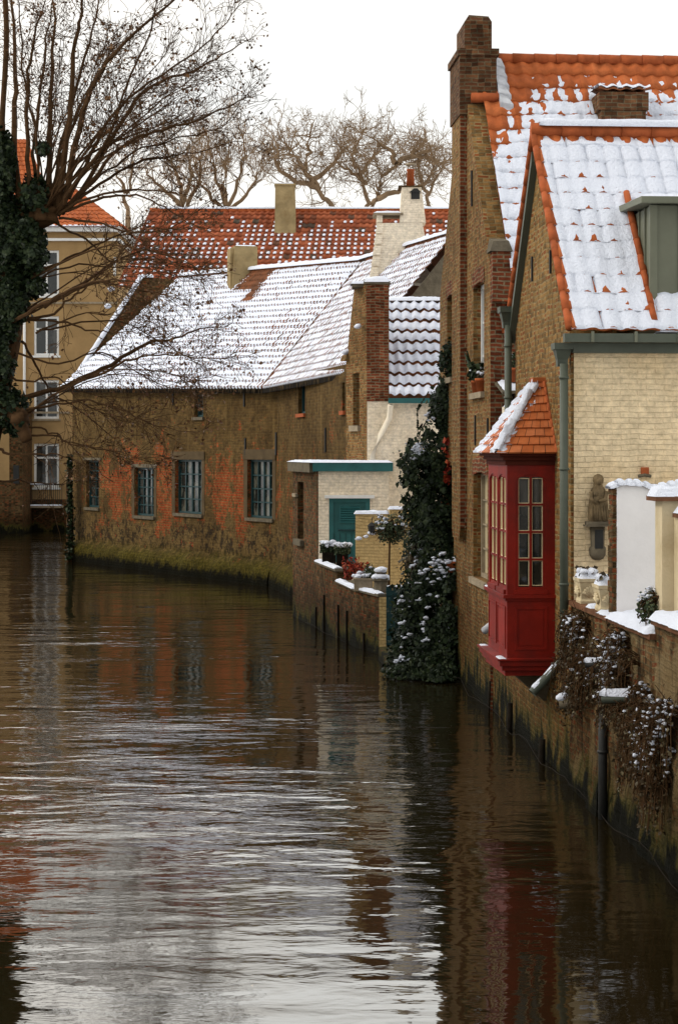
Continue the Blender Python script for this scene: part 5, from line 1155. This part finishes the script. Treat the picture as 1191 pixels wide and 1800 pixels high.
o = op(F7, -6, 17, 762, 845); MB().box(F7, o[0], o[1], -.03, -.001, o[2], o[3]).build('blocked_window', M['ochre_wall'], h7); o = op(F7, 24, 34, 818, 850); MB().box(F7, o[0], o[1], -.03, -.001, o[2], o[3]).build('window', M['iron'], h7)
MB().box(F7, -.1, x7+.1, -.12, 3, 6.0, 6.15).build('coping', M['coping_tile'], h7)
h8 = thing('gabled_house', 'distant house with a steep orange roof behind the ivy clad tree', 'house', (-18, 106, 0))
m = MB(); P, n = bil((pt(-120, 0, 104).x, 104, HC+450*104/FPX), (pt(85, 0, 104).x, 104, HC+450*104/FPX), (pt(48, 0, 108).x, 108, HC+545*108/FPX), (pt(-100, 0, 108).x, 108, HC+545*108/FPX)); pantiles(m, P, n, 24, 12, .05, .04, 3); m.face([(pt(85, 0, 104).x, 104, HC+450*104/FPX), (pt(90, 0, 112).x, 112, HC+440*104/FPX), (pt(48, 0, 108).x, 108, HC+545*108/FPX)]); m.build('roof', M['tile_bright'], h8)
MB().extr([(pt(-110, 0, 104).x, 104.4), (pt(80, 0, 104).x, 104.4), (pt(80, 0, 104).x, 112), (pt(-110, 0, 104).x, 112)], 0, HC+450*104/FPX-.1).build('wall', M['ochre_wall'], h8)

# ------------------------------------------------------------------ trees
def twig(mb, lf, p, d, L, r, depth, up=.12, wig=.22, leafs=.5, ls=.07, rmin=.004, kids=(2, 4), spread=.7):
    n = 5 if depth > 1 else 4; pts = [p]; q = p.copy(); dd = d.normalized()
    for k in range(n):
        dd = (dd+Vector((R.gauss(0, wig), R.gauss(0, wig), R.gauss(0, wig)+up*.5))).normalized(); q = q+dd*(L/n); pts.append(q)
    mb.tube(pts, [max(rmin, r*(1-.75*k/n)) for k in range(n+1)], 4 if r < .03 else 5, False)
    if depth > 0:
        for k in range(R.randint(*kids)):
            i = R.randint(1, n); a = pts[i]; dv = (pts[i]-pts[i-1]).normalized()
            nd = (dv+Vector((R.gauss(0, spread), R.gauss(0, spread), R.gauss(0, spread)+up))).normalized()
            twig(mb, lf, a, nd, L*R.uniform(.4, .7), r*.5, depth-1, up, wig, leafs, ls, rmin, kids, spread)
    elif lf is not None and R.random() < leafs:
        for k in range(R.randint(1, 3)): lf.leaf(pts[-1-R.randint(0, 1)]+V3(R.gauss(0, .05), R.gauss(0, .05), -.05-R.random()*.07), ls)
t = thing('pollard_tree', 'large ivy clad pollard tree spreading bare branches over the canal', 'tree', (-7.1, 35, .9))
YT = 35.0
wd = MB(); lf = MB(); sn = MB()
tr = MB(); tp_ = [pt(-105, 1128, YT), pt(-70, 900, YT), pt(-30, 720, YT), (pt(5, 580, YT)), pt(15, 470, YT), pt(45, 400, YT-.1), pt(92, 376, YT-.3)]
tr.tube(spline(tp_, 5), [.55-.38*k/30 for k in range(31)], 12); tr.tube(spline([pt(8, 520, YT), pt(0, 400, YT+.1), pt(-2, 290, YT), pt(4, 210, YT), pt(12, 60, YT), pt(5, -60, YT)], 5), [max(.05, .4-.023*k) for k in range(26)], 10)
tr.tube(spline([pt(-30, 720, YT), pt(5, 715, YT-.3), pt(30, 735, YT-.5), pt(48, 775, YT-.6)], 4), [.22-.12*k/12 for k in range(13)], 10)
tr.blob(pt(80, 375, YT-.3), .24, .26, .17, .5, 14, 8); tr.blob(pt(32, 735, YT-.5), .19, .2, .17, .5, 12, 8); tr.build('trunk', M['bark'], t, True)
kn = MB(); c = pt(33, 408, YT-.45); kn.tube([c, c-V3(0, .12, 0)], [.13, .10], 10); kn.build('knot', M['stone_dark'], t, True)
main = [
 ([(86, 372), (88, 205), (95, 60), (92, -40)], 0.048), ([(104, 365), (121, 212), (133, 75), (144, 22), (142, -40)], 0.056), ([(112, 362), (147, 196), (181, 122), (234, 60), (330, -20)], 0.056),
 ([(40, 385), (26, 270), (27, 160), (26, 40), (8, -40)], 0.062), ([(62, 378), (48, 300), (49, 180), (53, 110), (68, 38), (90, -30)], 0.045), ([(72, 376), (60, 270), (76, 125), (85, 57), (98, -20)], 0.034),
 ([(105, 372), (124, 335), (189, 242), (223, 151), (262, 60), (280, -20)], 0.036), ([(108, 374), (143, 335), (227, 193), (280, 144), (340, 125), (382, 102), (425, 76)], 0.042), ([(108, 374), (150, 330), (212, 260), (287, 227), (340, 212), (408, 185), (432, 170)], 0.036),
 ([(108, 376), (160, 333), (242, 288), (302, 276), (340, 268), (423, 246)], 0.031), ([(104, 378), (150, 350), (242, 333), (302, 340), (345, 344)], 0.028), ([(100, 374), (133, 350), (190, 300), (250, 262), (330, 240), (400, 215), (430, 160)], 0.028),
 ([(96, 368), (108, 250), (150, 100), (172, 20), (175, -30)], 0.034), ([(70, 360), (62, 230), (40, 120), (35, 20), (20, -30)], 0.028), ([(120, 350), (160, 270), (210, 190), (300, 120), (370, 70), (410, 20)], 0.034),
 ([(110, 372), (180, 350), (240, 345), (300, 372), (345, 400)], 0.028), ([(105, 385), (170, 390), (230, 410), (300, 400), (350, 370)], 0.025),
 ([(43, 545), (90, 530), (155, 493), (205, 458), (260, 440), (305, 455)], 0.042), ([(30, 562), (87, 556), (121, 528), (155, 503), (199, 460), (224, 432)], 0.028), ([(0, 575), (47, 552), (93, 525), (140, 503), (202, 491), (250, 503)], 0.039),
 ([(43, 565), (106, 565), (162, 581), (199, 584), (249, 584)], 0.025), ([(9, 702), (87, 689), (155, 661), (215, 630), (258, 602), (300, 597), (350, 580), (402, 572)], 0.053), ([(100, 688), (177, 655), (231, 632), (293, 624), (347, 628), (388, 632)], 0.025),
 ([(45, 720), (100, 711), (158, 704), (227, 726), (281, 750), (332, 757)], 0.025), ([(45, 765), (100, 766), (119, 780), (177, 789), (254, 804)], 0.022), ([(0, 789), (31, 801), (93, 798), (130, 806)], 0.028), ([(0, 845), (62, 848), (103, 852), (140, 843)], 0.020),
 ([(52, 748), (87, 758), (118, 776), (187, 792), (258, 810)], 0.020), ([(40, 600), (70, 650), (90, 690), (140, 720), (200, 770)], 0.025), ([(-10, 640), (40, 672), (95, 664), (150, 690), (210, 700)], 0.025),
 ([(30, 620), (100, 640), (180, 620), (250, 660), (320, 690)], 0.022), ([(60, 480), (120, 455), (180, 425), (250, 405), (330, 400)], 0.028), ([(60, 500), (110, 470), (190, 470), (270, 470), (330, 488)], 0.022), ([(90, 390), (150, 420), (200, 460), (270, 455), (340, 470)], 0.022)]
for k in range(20):                              # the crowd of younger shoots between the big ones
    a = radians(R.uniform(-12, 88)); L = R.uniform(210, 400)*(1-.25*abs(a-.9)); u0, v0 = 85+R.uniform(-22, 22), 372+R.uniform(-8, 8); b = a+R.uniform(-.12, .22)
    main.append(([(u0, v0), (u0+L*.45*sin(a*.75), v0-L*.45*cos(a*.75)), (u0+L*(.45*sin(a*.75)+.55*sin(b)), v0-L*(.45*cos(a*.75)+.55*cos(b)))], R.uniform(.018, .034)))
for k in range(10):
    u0, v0 = (50+R.uniform(-15, 30), R.uniform(480, 600)) if k < 7 else (40+R.uniform(-10, 10), 735+R.uniform(-15, 15)); a = R.uniform(-.35, .3); L = R.uniform(150, 300)
    main.append(([(u0, v0), (u0+L*.5, v0-L*.5*sin(a+.35)), (u0+L, v0-L*.5*sin(a+.35)-L*.5*sin(a-.3))], R.uniform(.014, .024)))
for k, (px, r0) in enumerate(main):
    dY = R.uniform(-3, 3); n_ = len(px); pts = [pt(u, v, YT-.3+dY*(j/(n_-1))) for j, (u, v) in enumerate(px)]
    sp_ = spline(pts, 5); m_ = len(sp_)
    sp_ = [p+V3(nz3(k*3.1, j*.5)*.05, 0, nz3(j*.5, k*2.7)*.05) for j, p in enumerate(sp_)]
    wd.tube(sp_, [max(.007, (r0*1.2 if px[0][1] < 430 and r0 > .03 else r0*1.1)*(1-.85*j/m_)) for j in range(m_)], 6, False)
    hang = px[0][1] > 430
    L = sum((b-a).length for a, b in zip(sp_, sp_[1:]))
    for j in range(int(L*(3.6 if hang else 4.0))):
        i = min(m_-2, int(m_*(.30+.68*R.random()**.75))); a = sp_[i].lerp(sp_[i+1], R.random()); dv = (sp_[i+1]-sp_[i]).normalized()
        nd = dv*.9+Vector((R.gauss(0, .55), R.gauss(0, .55), R.gauss(0, .55)+(.12 if not hang else -.1))); f_ = i/m_
        twig(wd, lf, a, nd, R.uniform(.45, 1.2)*(1.1-.5*f_), .010*(1.2-.7*f_), 2 if R.random() < .6 else 1, .10 if not hang else -.03, .2, .38, .055)
    twig(wd, lf, sp_[-1], sp_[-1]-sp_[-2], .5, .008, 2, .1)
    if hang and r0 >= .045:
        for j in range(2, m_-2):
            if R.random() < .6: snowline(sn, sp_[j]+V3(0, 0, r0*.6*(1-.8*j/m_)), sp_[j+1]+V3(0, 0, r0*.6*(1-.8*(j+1)/m_)), r0*.6*(1-.7*j/m_), .02, 3)
wd.build('branches', M['bark'], t); lf.build('dry_leaves', M['dry_leaf'], t); sn.build('snow_cover', M['snow'], t, True)
iv = MB()
for (u, v, ru, rv, n_) in ((5, 300, 24, 75, 1900), (18, 420, 42, 70, 3600), (14, 530, 40, 70, 3000), (-10, 620, 34, 70, 1800), (40, 400, 28, 30, 900), (-40, 720, 40, 70, 1200), (-75, 850, 50, 140, 1600), (8, 715, 40, 40, 1300), (30, 745, 20, 22, 400), (60, 505, 22, 22, 320), (0, 640, 30, 40, 500), (75, 262, 14, 14, 120), (62, 345, 30, 40, 700), (55, 440, 30, 50, 1500)):
    for k in range(int(n_*1.5)):
        d = Vector((R.gauss(0, 1), R.gauss(0, 1), R.gauss(0, 1))).normalized(); kk = R.random()**.3*(1+.4*noise.noise(d*2.5+Vector((u, v, 0))))
        iv.leaf(pt(u+d.x*ru*kk, v+d.z*rv*kk, YT-.1+d.y*.62*kk), .095, d)
iv.build('ivy', M['ivy'], t)

def bare_tree(label, Y, mains, r0, depth=3, fine=1.0, group='bare trees behind the roofs', seedless=0, kids=(2, 4), base=None, up=.1, wig=.24, L0=2.5, dens=3.6, leafs=0):
    u0, v0 = mains[0][0]; b = pt(u0, v0, Y); t = thing('bare_tree', label, 'tree', (b.x, Y, .95), group)
    wd = MB(); tk = MB(); tk.tube([(b.x, Y, .9), (b.x, Y, b.z*.5), b], [r0*1.5, r0*1.25, r0], 9)
    for px in mains:
        dY = R.uniform(-3, 3); n_ = len(px); pts = [pt(u, v, Y+dY*j/(n_-1)) for j, (u, v) in enumerate(px)]; sp_ = spline(pts, 5); m_ = len(sp_)
        sp_ = [p+V3(nz3(j*.55, px[0][0]*.1)*.25, 0, nz3(px[1][0]*.1, j*.55)*.25) for j, p in enumerate(sp_)]
        wd.tube(sp_, [max(.022, r0*.9*(1-.88*j/m_)) for j in range(m_)], 7, False); L = sum((x-y).length for x, y in zip(sp_, sp_[1:]))
        for j in range(int(L*dens)):
            i = R.randint(int(m_*.25), m_-2); dv = (sp_[i+1]-sp_[i]).normalized(); nd = dv*.7+Vector((R.gauss(0, .7), R.gauss(0, .7), R.gauss(0, .6)+.15))
            twig(wd, None, sp_[i], nd, R.uniform(.5, 1.1)*L0*(1.15-.5*i/m_), max(.022, r0*.2), depth, up, wig, leafs, .1, .0095*fine, kids, .8)
    tk.build('trunk', M['bark_far'], t, True); wd.build('branches', M['bark_far'], t); return t
bare_tree('gnarled bare tree leaning left of the slim grey roof chimney', 104, [[(585, 372), (577, 360), (550, 322), (531, 295), (512, 270), (498, 255)], [(556, 330), (541, 300), (541, 260), (543, 232)], [(556, 330), (500, 305), (478, 262)], [(548, 320), (580, 290), (610, 255)]], .19)
bare_tree('gnarled bare tree rising straight behind the white chimney stack', 106, [[(648, 374), (645, 345), (634, 306), (620, 284), (630, 250), (640, 228)], [(640, 320), (612, 300), (585, 275)], [(632, 303), (655, 280), (668, 252)]], .15)
bare_tree('gnarled bare tree arching right toward the tall house gable', 102, [[(655, 374), (660, 355), (672, 318), (697, 286), (730, 268), (745, 240)], [(697, 286), (680, 262), (667, 246)], [(700, 284), (745, 270), (775, 300)], [(662, 350), (700, 335), (738, 330), (765, 290), (752, 258)]], .18)
bare_tree('low bare tree close against the edge of the tall house', 110, [[(755, 375), (752, 345), (770, 310), (785, 270)], [(752, 345), (735, 300), (740, 265)]], .14, L0=2.2, dens=3.5)
bare_tree('slender many stemmed bare tree right of the pollard branches', 108, [[(395, 375), (396, 330), (402, 280), (410, 232)], [(395, 372), (385, 320), (372, 270), (362, 235)], [(397, 365), (420, 320), (430, 270), (425, 235)], [(396, 370), (440, 335), (458, 300)], [(393, 372), (360, 330), (345, 290)]], .14, L0=2.4, up=.3, wig=.16, dens=2.6)
bare_tree('dense twiggy bare tree half hidden behind the pollard branches', 112, [[(320, 378), (318, 330), (300, 280), (285, 240)], [(318, 360), (335, 310), (330, 250)], [(316, 360), (280, 330), (255, 290)], [(320, 370), (350, 320), (352, 270)]], .17, L0=2.6, dens=2.8, up=.2)
bare_tree('small bare tree far left behind the town house roof', 116, [[(225, 380), (222, 340), (235, 290), (240, 255)], [(222, 340), (205, 300)]], .16, L0=2.3, dens=2.6, up=.2)
